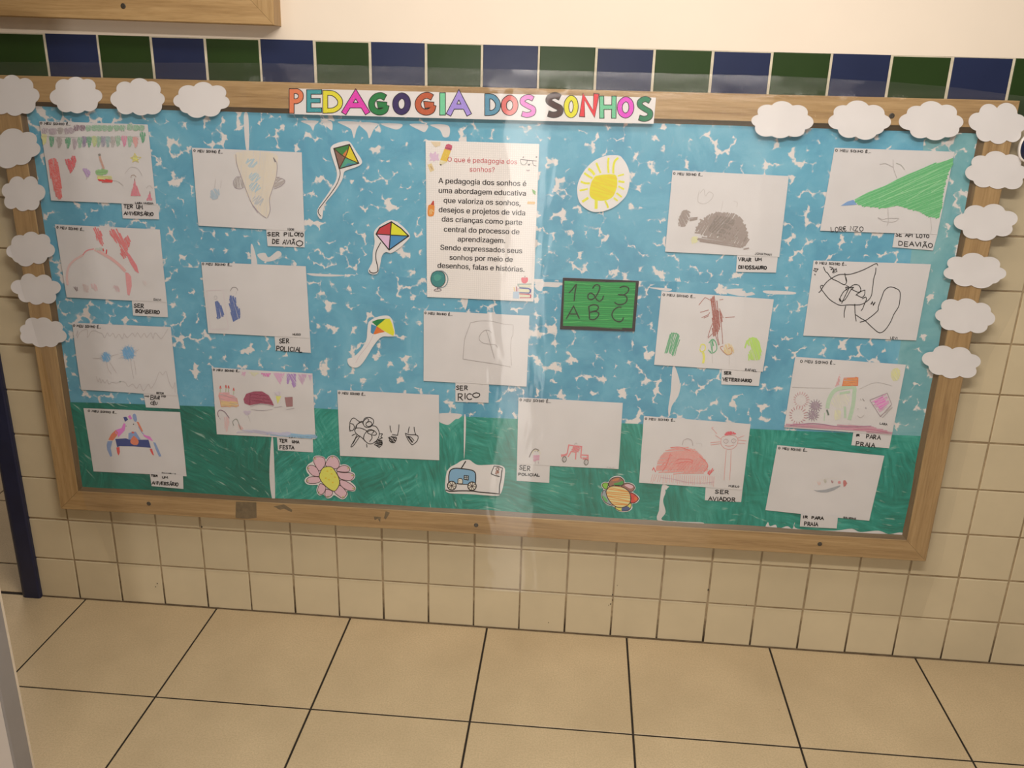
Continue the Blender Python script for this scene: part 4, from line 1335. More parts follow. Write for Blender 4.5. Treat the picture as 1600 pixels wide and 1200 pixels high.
a.line([(615, 815), (660, 800), (690, 790), (710, 680), (770, 690), (870, 700), (860, 830), (870, 850)], 15, rc_, False).line([(870, 805), (950, 810), (950, 880)], 15, rc_, False).line([(700, 830), (740, 760), (800, 770), (795, 860)], 15, rc_, False)
a.scrib([(770, 690), (865, 705), (830, 770), (740, 745)], rc_, 30, 12, 10, False).scrib([(612, 795), (690, 790), (685, 815), (615, 828)], rc_, 5, 9, 9, False).scrib([(880, 835), (945, 830), (945, 860), (885, 865)], rc_, 5, 9, 9, False).line([(780, 675), (800, 655), (815, 670)], 9, GREY).done('drawn_car')
for x, y in ((652, 862), (925, 900)):
    a.line([(x - 24, y), (x - 10, y - 32), (x + 20, y - 30), (x + 24, y + 10), (x, y + 32), (x - 18, y + 16)], 11, ink(105, 102, 100, 188), True, True).line([(x, y - 20), (x - 4, y + 20)], 8, ink(120, 116, 114, 188)).done('drawn_wheel')

# 11 dinosaur
c = (1030, 250, 6.314)
caption(*c, ((770, 925), (1172, 945), (1152, 1112), (757, 1103)), 'caption slip VIRAR UM DINOSSAURO under the grey hedgehog-like dinosaur drawing',
        ('VIRAR', (782, 962), (908, 968), 32, 7.5), ('UM', (948, 966), (1012, 970), 26, 7.5), ('DINOSSAURO', (782, 1040), (1062, 1048), 32, 8))
a = drawing(*c, ((132, 102), (1278, 158), (1185, 958), (58, 905)), 'drawing of a round grey spiky dinosaur with a square tail at upper right',
            ((142, 122), (428, 138), 22), ('JONATHAN', (944, 912), (1112, 924), 20))
dg = ink(136, 126, 122, 196, .12)
a.scrib([(370, 700), (400, 620), (470, 560), (580, 530), (700, 535), (780, 570), (840, 650), (868, 740), (872, 820), (800, 855), (640, 790), (500, 745)], dg, -58, 14, 17, over=20)
a.scrib([(440, 640), (560, 560), (680, 560), (820, 650), (850, 790), (700, 790), (520, 720)], ink(112, 104, 100, 196, .2), -52, 22, 16)
a.scrib([(385, 770), (520, 760), (700, 800), (830, 850), (740, 860), (560, 825), (390, 800)], dg, 8, 13, 13).line([(830, 880), (885, 868)], 14, dg, False)
for x, y, x2, y2 in ((360, 660, 420, 690), (350, 715, 400, 720), (385, 625, 440, 640), (400, 585, 450, 615), (440, 570, 480, 600), (545, 525, 560, 560), (750, 555, 740, 590), (815, 610, 790, 640), (855, 665, 820, 680), (875, 712, 840, 712)):
    a.line([(x, y), (x2, y2)], 15, dg, False)
a.done('drawn_dinosaur')
a.scrib([(240, 495), (300, 510), (285, 590), (255, 655), (190, 640), (195, 570)], dg, 62, 13, 15).scrib([(295, 575), (380, 560), (375, 595), (300, 605)], dg, -8, 10, 12, False).done('drawn_tail')
a.scrib([(315, 770), (370, 755), (380, 800), (330, 825)], ink(222, 215, 150, 196, .3), 50, 11, 10).done('drawn_head')
a.line([(395, 300), (380, 390), (400, 425), (460, 428), (520, 380), (530, 335), (490, 315), (455, 355), (440, 290), (400, 330)], 4, GREY).line([(630, 405), (610, 500)], 3, GREY).line([(735, 405), (770, 420), (765, 465)], 3, GREY).done('drawn_cloud')

# 12 vet
c = (1010, 440, 6.668)
caption(*c, ((785, 895), (1195, 920), (1172, 1088), (780, 1070)), 'caption slip SER VETERINARIO under the brown horse drawing',
        ('SER', (808, 935), (885, 938), 28, 8), ('VETERINARIO', (796, 1000), (1098, 1018), 30, 8))
a = drawing(*c, ((158, 100), (1328, 185), (1212, 940), (80, 865)), 'drawing of a tall brown animal with green and yellow flowers below, right of the blackboard',
            ((172, 124), (508, 148), 22), ('RAFAEL', (1030, 905), (1155, 918), 22))
br = ink(142, 84, 76, 194, .25)
a.scrib([(670, 190), (720, 165), (745, 280), (790, 370), (760, 480), (720, 560), (690, 540), (690, 400), (680, 280)], br, 82, 14, 12, over=18).scrib([(700, 300), (760, 330), (740, 480), (710, 520)], ink(122, 66, 58, 194, .1), 84, 13, 12)
for q in ([(545, 245), (580, 200), (612, 162)], [(612, 165), (660, 190), (700, 215)], [(560, 320), (650, 295)], [(575, 375), (640, 345), (660, 320)], [(600, 380), (650, 355)], [(690, 430), (660, 510), (640, 580)], [(750, 480), (740, 560), (760, 660)], [(780, 440), (790, 560), (795, 650)], [(720, 560), (740, 620), (750, 665)], [(690, 540), (640, 590)], [(820, 375), (920, 366)], [(760, 190), (800, 185)], [(760, 280), (800, 380)]):
    a.line(q, 7, br)
a.done('drawn_horse')
gr = ink(84, 150, 112, 194, .15)
a.scrib([(250, 555), (310, 540), (345, 600), (320, 680), (290, 770), (240, 730), (180, 730), (220, 640)], gr, 108, 13, 11, over=16).line([(245, 580), (260, 545), (320, 545), (335, 600)], 9, gr).done('drawn_bush')
ye, oc, lg = ink(208, 204, 92, 194, .1), ink(204, 176, 126, 194, .2), ink(160, 200, 98, 194, .12)
a.line([(560, 690), (575, 655), (610, 665), (610, 710), (570, 730), (555, 700)], 12, ye).line([(590, 735), (600, 790), (590, 850)], 24, ye).done('drawn_flower')
a.line([(650, 640), (690, 600), (725, 640), (730, 710), (680, 745), (645, 710)], 10, gr).scrib([(670, 600), (700, 600), (690, 740), (665, 740)], gr, 84, 10, 9, False).line([(685, 750), (690, 850)], 3, GREY).done('drawn_flower')
a.scrib([(815, 660), (860, 645), (900, 670), (905, 740), (860, 765), (815, 735)], oc, 70, 13, 10).line([(850, 700), (880, 690), (890, 740), (840, 760), (770, 690), (800, 670)], 8, ink(170, 130, 110, 194)).line([(862, 765), (862, 870)], 3, GREY).done('drawn_flower')
a.scrib([(1030, 640), (1090, 585), (1150, 600), (1190, 680), (1185, 790), (1130, 810), (1060, 800), (1090, 680)], lg, 75, 13, 12, over=12).line([(1025, 690), (1050, 620), (1110, 585), (1165, 620), (1185, 700)], 14, lg).done('drawn_bush')

# 13 aviator
c = (980, 640, 7.273)
caption(*c, ((893, 868), (1312, 895), (1295, 1052), (882, 1030)), 'caption slip SER AVIADOR under the red dome and stick figure drawing',
        ('SER', (1000, 912), (1158, 918), 38, 8), ('AVIADOR', (925, 990), (1228, 1002), 40, 8))
a = drawing(*c, ((190, 72), (1402, 165), (1310, 912), (135, 830)), 'drawing of a red dome on thin stripes beside a stick figure with a round face',
            ((204, 92), (545, 112), 22), ('MURILO', (1152, 855), (1272, 864), 20))
rd = ink(206, 128, 124, 182, .3)
a.scrib([(330, 690), (370, 560), (450, 460), (580, 425), (720, 440), (830, 510), (910, 630), (880, 710), (640, 730), (400, 710)], rd, -4, 13, 15, over=10)
a.scrib([(400, 690), (520, 500), (760, 470), (900, 620), (850, 700)], ink(196, 110, 106, 182, .35), -50, 26, 12)
for q in ([(490, 430), (600, 425), (720, 470)], [(560, 580), (600, 560), (730, 570), (735, 620)], [(560, 610), (680, 590), (730, 600)], [(820, 530), (890, 590), (915, 640), (870, 710)], [(400, 700), (450, 620), (490, 500)]):
    a.line(q, 7, ink(190, 90, 88, 182))
a.done('drawn_dome')
rn = ink(186, 128, 126, 182)
for x in range(285, 1000, 24):
    a.line([(x + 6, 735 + (x - 300) * .03), (x - (20 if x < 400 else 0) + a.r.uniform(-6, 6), 830 + (x - 300) * .055 + a.r.uniform(-20, 10))], 4, rn, False)
a.line([(380, 770), (520, 790), (680, 825), (850, 835), (985, 820)], 4, ink(160, 130, 150, 182)).done('drawn_stripe')
a.line([(285, 690), (300, 660), (325, 710)], 10, ink(196, 80, 84, 182), False).scrib([(905, 720), (975, 665), (985, 690), (930, 745)], ink(200, 84, 88, 182, .1), -55, 11, 11, False).done('drawn_flag')
a.line([(628, 400), (640, 350), (690, 330), (735, 355), (745, 410)], 5, ink(140, 128, 132, 182)).line([(780, 385), (840, 385), (850, 420)], 3, GREY).done('drawn_hatch')
a.line([(1065, 350), (1085, 310), (1160, 290), (1235, 305), (1258, 350), (1240, 410), (1180, 450), (1110, 440), (1070, 400)], 5, rn, True, True)
a.scrib([(1110, 290), (1130, 255), (1200, 250), (1235, 280), (1170, 285)], ink(200, 80, 92, 182, .1), 70, 10, 11)
for x, y in ((1122, 358), (1210, 355)):
    a.line([(x - 28, y), (x, y - 24), (x + 28, y), (x, y + 24)], 4.5, ink(150, 130, 134, 182), True, True).line([(x - 2, y), (x + 6, y)], 7, rn, False)
a.line([(1110, 405), (1160, 415), (1215, 402)], 5, rn).done('drawn_face')
for q in ([(945, 375), (1060, 365)], [(950, 400), (1060, 388)], [(1000, 290), (1065, 335)], [(1260, 345), (1355, 355)], [(1258, 380), (1340, 385)], [(1255, 325), (1330, 295)], [(1125, 460), (1112, 620), (1100, 800)], [(1180, 460), (1175, 620), (1162, 800)], [(980, 200), (960, 210), (985, 235), (1020, 275)]):
    a.line(q, 5, rn)
a.done('drawn_body')

# 14 green plane
c = (1270, 220, 6.317)
caption(*c, ((812, 893), (1232, 918), (1185, 1082), (785, 1050)), 'caption slip DE AVIAO in child\'s lettering under the green plane drawing',
        ('SE API LOTO', (818, 908), (1150, 925), 34, 6.5), ('DEAVI\u00c3O', (850, 990), (1180, 1010), 42, 6.5))
a = drawing(*c, ((215, 68), (1400, 108), (1228, 925), (72, 888)), 'drawing of a big green swept-wing plane with a blue nose at top right corner',
            ((222, 84), (570, 98), 22))
a.text('LOR\u20ac', (178, 855), (330, 842), 44, 6.5, k=2).text('NZO', (368, 842), (498, 850), 46, 6.5, k=2).done('name_text')
gp, gq = ink(86, 162, 108, 194, .08), ink(126, 184, 136, 194, .2)
wing = [(410, 580), (540, 510), (720, 440), (830, 380), (950, 325), (1150, 245), (1380, 175), (1385, 230), (1330, 330), (1290, 480), (1275, 640), (1245, 765), (1150, 750), (1050, 700), (930, 665), (830, 640), (720, 665), (540, 650), (450, 630)]
a.poly(wing, ink(104, 174, 122, 194, .15), k=0)
a.scrib(wing, gp, -22, 17, 12, False, over=10)
a.scrib([(600, 540), (900, 420), (1250, 280), (1290, 460), (1000, 560), (760, 600)], gq, -24, 46, 7, False, k=2).done('drawn_wing')
a.poly([(275, 642), (340, 600), (400, 582), (435, 630), (360, 636)], ink(104, 140, 186, 194, .1)).done('drawn_nose')
a.line([(660, 232), (720, 225), (790, 260)], 6, GREY).line([(790, 185), (795, 270), (830, 370)], 5, GREY).line([(820, 220), (870, 240), (905, 285)], 6, ink(150, 150, 146, 194)).done('drawn_propeller')
a.line([(640, 755), (690, 775), (740, 765), (850, 765)], 5, GREY).line([(740, 670), (745, 790), (730, 840)], 5, GREY).line([(640, 760), (700, 795), (800, 800), (850, 770)], 4, GREY).done('drawn_propeller')
a.line([(1160, 750), (1170, 860), (1160, 915)], 4, GREY).done('drawn_strut')

# 15 black line drawing
c = (1240, 390, 6.957)
a = drawing(*c, ((218, 118), (1492, 158), (1333, 988), (105, 935)), 'drawing of a bag-like shape and a bean in one black line at right',
            ((238, 132), (575, 148), 24), ('LEVI', (1050, 948), (1128, 952), 22))
for q in ([(915, 175), (895, 152), (800, 200), (720, 235), (610, 268), (500, 270), (420, 305), (360, 350), (320, 400), (290, 450), (270, 465)], [(300, 430), (290, 400), (310, 385), (320, 400)], [(300, 430), (380, 530), (450, 580), (510, 605), (600, 600), (720, 598), (790, 565), (840, 510), (858, 420), (870, 320), (890, 250), (895, 195)],
          [(325, 185), (345, 235), (370, 255), (410, 310), (480, 345), (550, 380), (575, 345), (560, 290), (555, 255)]):
    a.line(q, 8, BLACK)
a.line([(565, 300), (575, 345)], 14, BLACK, False).done('drawn_bag')
for q in ([(570, 390), (600, 410), (540, 460), (500, 535), (510, 560), (560, 540), (620, 440), (650, 410), (600, 415), (565, 410), (580, 440)], [(600, 420), (560, 500), (520, 585)], [(610, 410), (660, 380), (710, 390), (730, 440), (700, 462), (620, 425)], [(775, 440), (770, 490), (740, 518), (690, 495), (680, 490), (740, 450), (778, 438)], [(745, 535), (780, 515), (790, 540), (765, 600), (750, 640), (730, 665)]):
    a.line(q, 8, BLACK)
a.line([(495, 530), (512, 555)], 15, BLACK, False).done('drawn_fish')
for q in ([(565, 610), (550, 680), (550, 740)], [(665, 590), (668, 700), (680, 780)], [(670, 705), (730, 745), (780, 775), (860, 850), (930, 902), (990, 875), (1050, 790), (1090, 700), (1140, 620), (1155, 540), (1155, 460), (1120, 425), (1050, 405), (990, 440), (960, 510), (920, 620), (915, 660), (850, 720), (780, 770), (720, 788)]):
    a.line(q, 8, BLACK)
a.done('drawn_bean')
a.line([(390, 185), (430, 200), (400, 215), (440, 210), (420, 250), (460, 205), (470, 235), (430, 255), (455, 215)], 8, BLACK, False).line([(210, 220), (240, 240), (225, 205), (265, 210), (240, 245)], 7, BLACK, False).line([(228, 262), (234, 278)], 8, BLACK, False).line([(840, 595), (855, 565), (865, 600), (885, 570)], 12, BLACK, False).done('drawn_star')

# 16 beach
c = (1210, 550, 7.273)
caption(*c, ((900, 898), (1338, 930), (1305, 1095), (875, 1060)), 'caption slip IR PARA PRAIA under the beach drawing with pink square',
        ('IR', (930, 935), (970, 938), 22, 8), ('PARA', (1045, 935), (1205, 950), 44, 8), ('PRAIA', (932, 1018), (1142, 1040), 46, 8))
a = drawing(*c, ((238, 55), (1495, 145), (1335, 945), (110, 855)), 'pencil drawing with green arch, orange block, pink square and spiky creatures, by right rail',
            ((294, 90), (692, 112), 28), ('LARA', (1198, 800), (1282, 812), 22))
sg = ink(140, 166, 144, 176, .35)
a.line([(600, 640), (620, 540), (680, 440), (780, 405), (900, 400), (905, 480), (890, 620), (850, 770)], 44, sg).line([(740, 470), (860, 450)], 26, sg).line([(800, 620), (805, 750)], 26, sg).scrib([(640, 560), (740, 470), (850, 500), (830, 600), (720, 640)], ink(184, 182, 164, 176, .6), 60, 16, 10).line([(595, 655), (615, 718)], 20, ink(84, 96, 90, 176), False).line([(570, 690), (565, 780)], 10, sg).done('drawn_arch')
a.scrib([(690, 660), (750, 670), (740, 760), (680, 760)], ink(206, 200, 150, 176, .5), 70, 13, 11).done('drawn_sand')
a.scrib([(790, 300), (950, 290), (945, 375), (775, 378)], ink(206, 116, 72, 176, .12), 4, 12, 14, False).line([(790, 295), (950, 290), (945, 380), (770, 382), (790, 295)], 6, ink(180, 90, 56, 176), False).done('drawn_block')
a.scrib([(745, 245), (735, 370), (690, 390)], ink(206, 130, 134, 176, .2), 75, 10, 9, False).done('drawn_sail')
a.scrib([(1330, 220), (1370, 185), (1420, 200), (1430, 270), (1390, 325), (1330, 310)], ink(206, 200, 126, 176, .4), 60, 14, 12).done('drawn_sun')
pg = ink(205, 96, 160, 176, .1)
a.poly([(1130, 560), (1230, 505), (1290, 590), (1200, 650)], pg).line([(1080, 545), (1280, 465), (1330, 590), (1205, 735), (1085, 548)], 6, ink(128, 112, 122, 176), False).scrib([(1095, 550), (1270, 480), (1310, 590), (1200, 690)], ink(180, 130, 164, 176, .4), -25, 18, 9, False).done('drawn_square')
a.scrib([(1200, 730), (1330, 600), (1340, 640), (1220, 740)], GREY, -40, 14, 9, False).done('drawn_shade')
for x, y, rx, ry, m in ((300, 545, 60, 62, ink(160, 118, 124, 176)), (265, 720, 70, 70, ink(150, 100, 108, 176))):
    for t in range(18):
        q = t * math.pi / 9
        a.line([(x + rx * math.cos(q), y + ry * math.sin(q)), (x + rx * 1.5 * math.cos(q) + 6, y + ry * 1.42 * math.sin(q) - 6)], 6, m, False)
    a.done('drawn_creature')
for x, y, r_ in ((465, 610, 50), (435, 715, 48)):
    ring = [(x + r_ * math.cos(t * .785), y + r_ * math.sin(t * .785)) for t in range(8)]
    a.scrib(ring, ink(128, 114, 128, 176, .25), 60, 11, 9)
    for t in range(14):
        q = t * math.pi / 7
        a.line([(x + r_ * .9 * math.cos(q), y + r_ * .9 * math.sin(q)), (x + r_ * 1.55 * math.cos(q), y + r_ * 1.5 * math.sin(q))], 6, ink(112, 96, 112, 176), False)
    a.done('drawn_creature')
a.scrib([(120, 830), (300, 805), (700, 830), (1050, 840), (1300, 905), (1290, 930), (900, 895), (500, 865), (180, 845)], ink(158, 118, 134, 176, .15), 4, 11, 12, over=14).line([(180, 830), (450, 810), (760, 850), (1100, 840)], 8, ink(132, 92, 116, 176)).line([(900, 880), (1100, 880), (1290, 915)], 8, ink(150, 92, 112, 176)).done('drawn_ground')
a.line([(975, 530), (985, 548)], 7, GREY, False).line([(1000, 528), (1020, 555)], 9, ink(120, 118, 122, 176), False).line([(1030, 630), (1045, 636)], 12, ink(140, 136, 142, 176), False).line([(945, 640), (952, 648)], 8, GREY, False).line([(940, 720), (980, 745), (1020, 715)], 4, GREY).line([(200, 400), (640, 410)], 3, GREY, False).line([(960, 420), (1150, 345), (1330, 380)], 3, GREY).done('drawn_face')

# 17 fish boat
c = (1190, 680, 8)
caption(*c, ((490, 985), (955, 1005), (938, 1165), (478, 1140)), 'caption slip IR PARA PRAIA at bottom right, overlapping the small boat drawing',
        ('IR', (520, 1003), (574, 1008), 30, 9), ('PARA', (625, 1010), (775, 1022), 32, 9), ('PRAIA', (535, 1080), (702, 1090), 42, 9), y=YS - 0.0014)
a = drawing(*c, ((195, 122), (1535, 258), (1345, 1070), (48, 938)), 'drawing of a small fish-like boat in the middle of a blank sheet at bottom right',
            ((212, 145), (570, 178), 26), ('GUILHERME', (1022, 1016), (1180, 1034), 18))
a.poly([(645, 685), (700, 690), (800, 680), (900, 650), (980, 625), (985, 640), (900, 690), (820, 715), (740, 715), (690, 705)], ink(122, 126, 132, 172, .15)).line([(650, 685), (622, 640), (640, 600), (720, 560), (850, 540), (1000, 545)], 4, ink(180, 170, 166, 172)).done('drawn_hull')
a.poly([(1020, 565), (1045, 560), (1070, 600), (1050, 635), (1025, 645), (1018, 600)], ink(150, 92, 92, 172, .1)).done('drawn_stern')
for x, y, r_, m in ((718, 600, 22, ink(196, 152, 148, 172, .2)), (795, 572, 20, ink(150, 150, 140, 172, .2)), (882, 580, 16, ink(132, 100, 104, 172)), (972, 588, 18, ink(170, 110, 114, 172))):
    a.scrib([(x - r_, y - r_ * .6), (x, y - r_), (x + r_, y), (x + r_ * .6, y + r_), (x - r_ * .5, y + r_)], m, 65, 9, 7).done('drawn_porthole')

# ------------------------------------------------------------------ cut-out paper figures
def cutout(name, c, pts, label, cat, group=None, smooth=True, mat='card', n=6):
    q = catmull(pts, True, n) if smooth else pts
    mb = MB()
    y = YK
    mb.prism([U(c[0] + a / c[2], c[1] + b / c[2], y) + Vector((0, 0, 0)) for a, b in q], (0, 0.0004, 0))
    o = mb.obj(name, [M[mat]])
    tag(o, label, cat, group)
    return o, Art(o, c[0], c[1], c[2], y, False, 0.0003)


GK = 'kite cutouts on the blue sky'
c = (480, 210, 5.217)
o, a = cutout('paper_kite', c, [(205, 90), (260, 65), (320, 55), (355, 70), (400, 140), (440, 200), (445, 235), (410, 262), (330, 290), (300, 310), (285, 370), (230, 460), (160, 545), (135, 590), (122, 680), (100, 685), (80, 640), (95, 590), (150, 510), (190, 450), (235, 370), (240, 300), (215, 220), (190, 130)],
              'upper kite cutout with green, yellow and brown quarters and long curved tail', 'paper kite', GK)
K0, K1, K2_, K3_, KC = (218, 115), (345, 82), (420, 235), (262, 280), (308, 185)
a.poly([K0, K1, KC], ink(52, 118, 60, 200)).poly([K1, K2_, KC], ink(222, 186, 40, 200)).poly([K2_, K3_, KC], ink(72, 146, 120, 200)).poly([K3_, K0, KC], ink(120, 88, 78, 200)).poly([(330, 120), KC, (290, 165)], ink(190, 110, 60, 200), k=1)
a.poly([(262, 280), (285, 235), KC], ink(60, 140, 80, 200), k=1).poly([(330, 235), (400, 238), (300, 262)], ink(60, 120, 150, 200), k=1).done('kite_sail')
a.line([K0, K1, K2_, K3_, K0], 9, ink(40, 34, 30), False, True).line([K0, (300, 180), K2_], 7, ink(58, 40, 30)).line([K1, (320, 165), K3_], 8, ink(70, 44, 30)).done('kite_outline')
a.line([(265, 285), (268, 330), (245, 400), (200, 470), (140, 550), (95, 610), (92, 640), (112, 668)], 6, ink(40, 36, 36)).done('kite_tail')
o, a = cutout('paper_kite', c, [(545, 800), (580, 750), (640, 710), (690, 698), (740, 720), (800, 770), (838, 825), (820, 860), (760, 920), (690, 965), (640, 960), (610, 990), (595, 1060), (575, 1130), (540, 1142), (505, 1130), (500, 1100), (530, 1040), (535, 960), (550, 880)],
              'middle kite cutout with red, yellow, pink and blue quarters', 'paper kite', GK)
K0, K1, K2_, K3_, KC = (562, 812), (686, 712), (828, 828), (668, 942), (678, 820)
a.poly([K0, (590, 765), K1, KC], ink(174, 52, 60, 200)).poly([K1, (760, 760), K2_, KC], ink(226, 208, 44, 200)).poly([K2_, K3_, KC], ink(64, 128, 178, 200)).poly([K3_, K0, KC], ink(220, 168, 200, 200)).done('kite_sail')
a.line([K0, (590, 762), K1, (765, 765), K2_, K3_, K0], 9, BLACK, False, True).line([K0, KC, K2_], 8, BLACK).line([K1, KC, K3_], 9, BLACK).done('kite_outline')
a.line([(600, 880), (565, 950), (560, 1010), (575, 1080), (575, 1115), (545, 1130), (515, 1122), (508, 1105)], 7, BLACK).done('kite_tail')
c = (520, 480, 10.908)
o, a = cutout('paper_kite', c, [(600, 290), (625, 240), (720, 180), (850, 145), (950, 150), (1010, 210), (1035, 300), (1058, 420), (1050, 490), (960, 500), (860, 500), (780, 550), (680, 680), (590, 830), (500, 960), (420, 1025), (320, 1020), (260, 960), (255, 880), (340, 850), (430, 780), (520, 660), (575, 540), (585, 420)],
              'lowest kite cutout, orange, yellow, blue and green without outline', 'paper kite', GK)
KC = (750, 325)
a.poly([(665, 250), (760, 210), (905, 195), (870, 260), KC], ink(16, 112, 60, 190)).poly([(905, 195), (970, 195), (1010, 280), (1050, 430), (1030, 490), (900, 420), KC], ink(228, 200, 44, 190)).poly([KC, (890, 420), (790, 440), (720, 462), (690, 455)], ink(224, 100, 40, 190)).poly([(655, 290), KC, (690, 460), (645, 430)], ink(58, 120, 160, 190)).done('kite_sail')
a.line([(690, 475), (640, 580), (560, 700), (460, 820), (390, 950)], 6, ink(176, 160, 170, 190)).done('kite_tail')

c = (890, 230, 10.909)
o, a = cutout('paper_sun', c, [(560, 165), (700, 135), (845, 145), (910, 200), (980, 310), (1022, 450), (1020, 620), (975, 800), (880, 920), (740, 1030), (560, 1095), (400, 1100), (270, 1040), (170, 940), (132, 800), (135, 650), (190, 500), (290, 350), (420, 230)],
              'round white cutout with a hand-drawn yellow sun', 'paper sun')
sy = ink(222, 196, 30, 200)
a.poly([(400, 545), (450, 490), (600, 465), (760, 465), (805, 520), (810, 650), (780, 760), (730, 850), (620, 905), (480, 910), (380, 870), (340, 800), (345, 700), (370, 600)], sy, True).scrib([(400, 560), (600, 480), (780, 500), (800, 700), (700, 850), (480, 900), (350, 780)], ink(216, 184, 34, 200), 20, 46, 22, k=1).done('sun_disc')
for q, wd in (([(320, 365), (380, 410), (425, 470)], 44), ([(455, 265), (490, 350), (530, 440)], 34), ([(665, 180), (655, 300), (665, 440)], 34), ([(830, 180), (770, 240), (745, 350), (745, 450)], 36), ([(820, 490), (925, 462)], 26), ([(830, 580), (935, 595)], 34), ([(830, 665), (930, 720)], 30), ([(800, 780), (890, 850)], 30), ([(750, 860), (820, 915)], 30), ([(605, 915), (640, 980), (655, 1035)], 34), ([(455, 900), (450, 1050)], 52), ([(320, 860), (215, 930)], 42), ([(310, 710), (170, 740)], 30), ([(345, 615), (270, 615), (190, 585)], 34), ([(390, 530), (320, 490), (250, 440)], 36)):
    a.line(q, wd, ink(226, 204, 62, 200))
a.done('sun_ray')

c = (865, 420, 10.91)
o, a = cutout('paper_blackboard', c, [(158, 150), (1455, 205), (1385, 1068), (108, 1030)], 'green paper blackboard cutout with 123 and ABC in a black border', 'paper blackboard', None, False)
gb2 = ink(26, 138, 66, 196)
a.poly([(158, 150), (1455, 205), (1385, 1068), (108, 1030)], ink(30, 18, 24, 190)).done('board_border')
a.lv = 2
q4 = [(185, 205), (1400, 245), (1338, 1010), (160, 970)]
a.poly(q4, gb2).scrib(q4, ink(16, 116, 54, 196), 2.5, 34, 13, False, k=1).scrib(q4, ink(70, 164, 86, 196), 2, 120, 9, False, k=1).done('board_face')
dk = ink(14, 34, 20, 190)
a.lv = 3
for q in ([(260, 412), (320, 350), (385, 268), (365, 400), (350, 550)], [(665, 335), (700, 285), (745, 270), (785, 300), (775, 370), (720, 470), (650, 525), (590, 505), (590, 440), (640, 415), (690, 450), (740, 530), (790, 550), (835, 510), (850, 455)], [(1125, 325), (1180, 300), (1255, 310), (1280, 350), (1250, 410), (1185, 445), (1095, 440), (1185, 445), (1245, 480), (1245, 550), (1190, 600), (1110, 610), (1060, 590), (1040, 565)]):
    a.line(q, 22, dk)
    a.done('numeral')
    a.lv = 3
for st in ([[(215, 855), (340, 635), (440, 850)], [(275, 770), (415, 770)]], [[(600, 650), (610, 760), (612, 850)], [(590, 650), (660, 615), (735, 620), (765, 660), (730, 710), (620, 740), (720, 730), (770, 760), (750, 820), (690, 865), (610, 860)]], [[(1160, 658), (1100, 655), (1030, 700), (995, 780), (1020, 850), (1080, 895), (1140, 900), (1175, 870), (1190, 830)]]):
    for k_, q in enumerate(st):
        a.line(q, 22, dk, len(q) > 3)
    a.done('letter')
    a.lv = 3

c = (460, 700, 12)
o, a = cutout('paper_flower', c, [(345, 250), (350, 190), (400, 145), (500, 150), (560, 175), (590, 215), (640, 160), (720, 135), (800, 170), (850, 240), (862, 315), (930, 305), (1010, 330), (1060, 390), (1060, 440), (1120, 470), (1140, 530), (1110, 590), (1050, 625), (1100, 670), (1150, 730), (1140, 800), (1080, 815), (985, 805), (1000, 870), (950, 945), (880, 960), (800, 915), (740, 885), (690, 930), (620, 945), (565, 900), (545, 870), (470, 890), (425, 840), (415, 770), (440, 695), (340, 695), (240, 680), (190, 620), (215, 560), (280, 515), (240, 460), (220, 380), (260, 305)],
              'pink daisy cutout with a yellow centre, at the bottom left of centre', 'paper flower', 'paper flowers on the green', True, 'card', 3)
pp_, po = ink(196, 152, 164, 180), ink(60, 40, 42, 180)
for q in ([(375, 180), (420, 165), (540, 175), (580, 260), (560, 340), (470, 430), (400, 340), (365, 260)], [(600, 260), (650, 180), (710, 150), (790, 180), (840, 270), (830, 360), (740, 390), (590, 330)], [(245, 370), (290, 325), (370, 335), (440, 400), (470, 520), (360, 520), (280, 450)], [(225, 620), (260, 560), (350, 535), (470, 550), (490, 620), (400, 660), (280, 660)],
          [(440, 770), (480, 670), (550, 690), (590, 740), (560, 830), (500, 870), (450, 840)], [(575, 850), (600, 770), (710, 810), (700, 880), (630, 920), (580, 900)], [(740, 800), (850, 700), (960, 800), (980, 860), (920, 935), (850, 910)], [(860, 600), (960, 620), (1080, 690), (1140, 770), (1060, 800), (960, 770), (870, 700)],
          [(800, 450), (900, 460), (1050, 465), (1120, 510), (1080, 590), (1000, 605), (860, 570)], [(790, 420), (850, 350), (950, 325), (1030, 370), (1030, 430), (960, 450), (860, 440)]):
    a.poly(q, pp_, True).line(q, 11, po, True, True)
    m_ = sum((Vector(p) for p in q), Vector((0, 0))) / len(q)
    far = max(q, key=lambda p: (Vector(p) - Vector((660, 570))).length)
    a.line([tuple(m_ * .35 + Vector(far) * .65), tuple(m_ * .08 + Vector(far) * .92)], 26, ink(150, 152, 96, 180), False, k=1)
    a.done('petal')
q = [(540, 370), (640, 345), (720, 370), (790, 470), (840, 580), (840, 690), (780, 790), (720, 800), (620, 740), (520, 640), (470, 540), (490, 450)]
a.lv = 13
a.poly(q, ink(206, 188, 84, 180), True)
for x, y in ((620, 430), (700, 480), (590, 560), (650, 590), (720, 640), (760, 540), (690, 400)):
    a.line([(x - 16, y), (x + 16, y + 6)], 22, ink(184, 160, 44, 180), False, k=1)
a.line(q, 12, po, True, True).done('flower_centre')

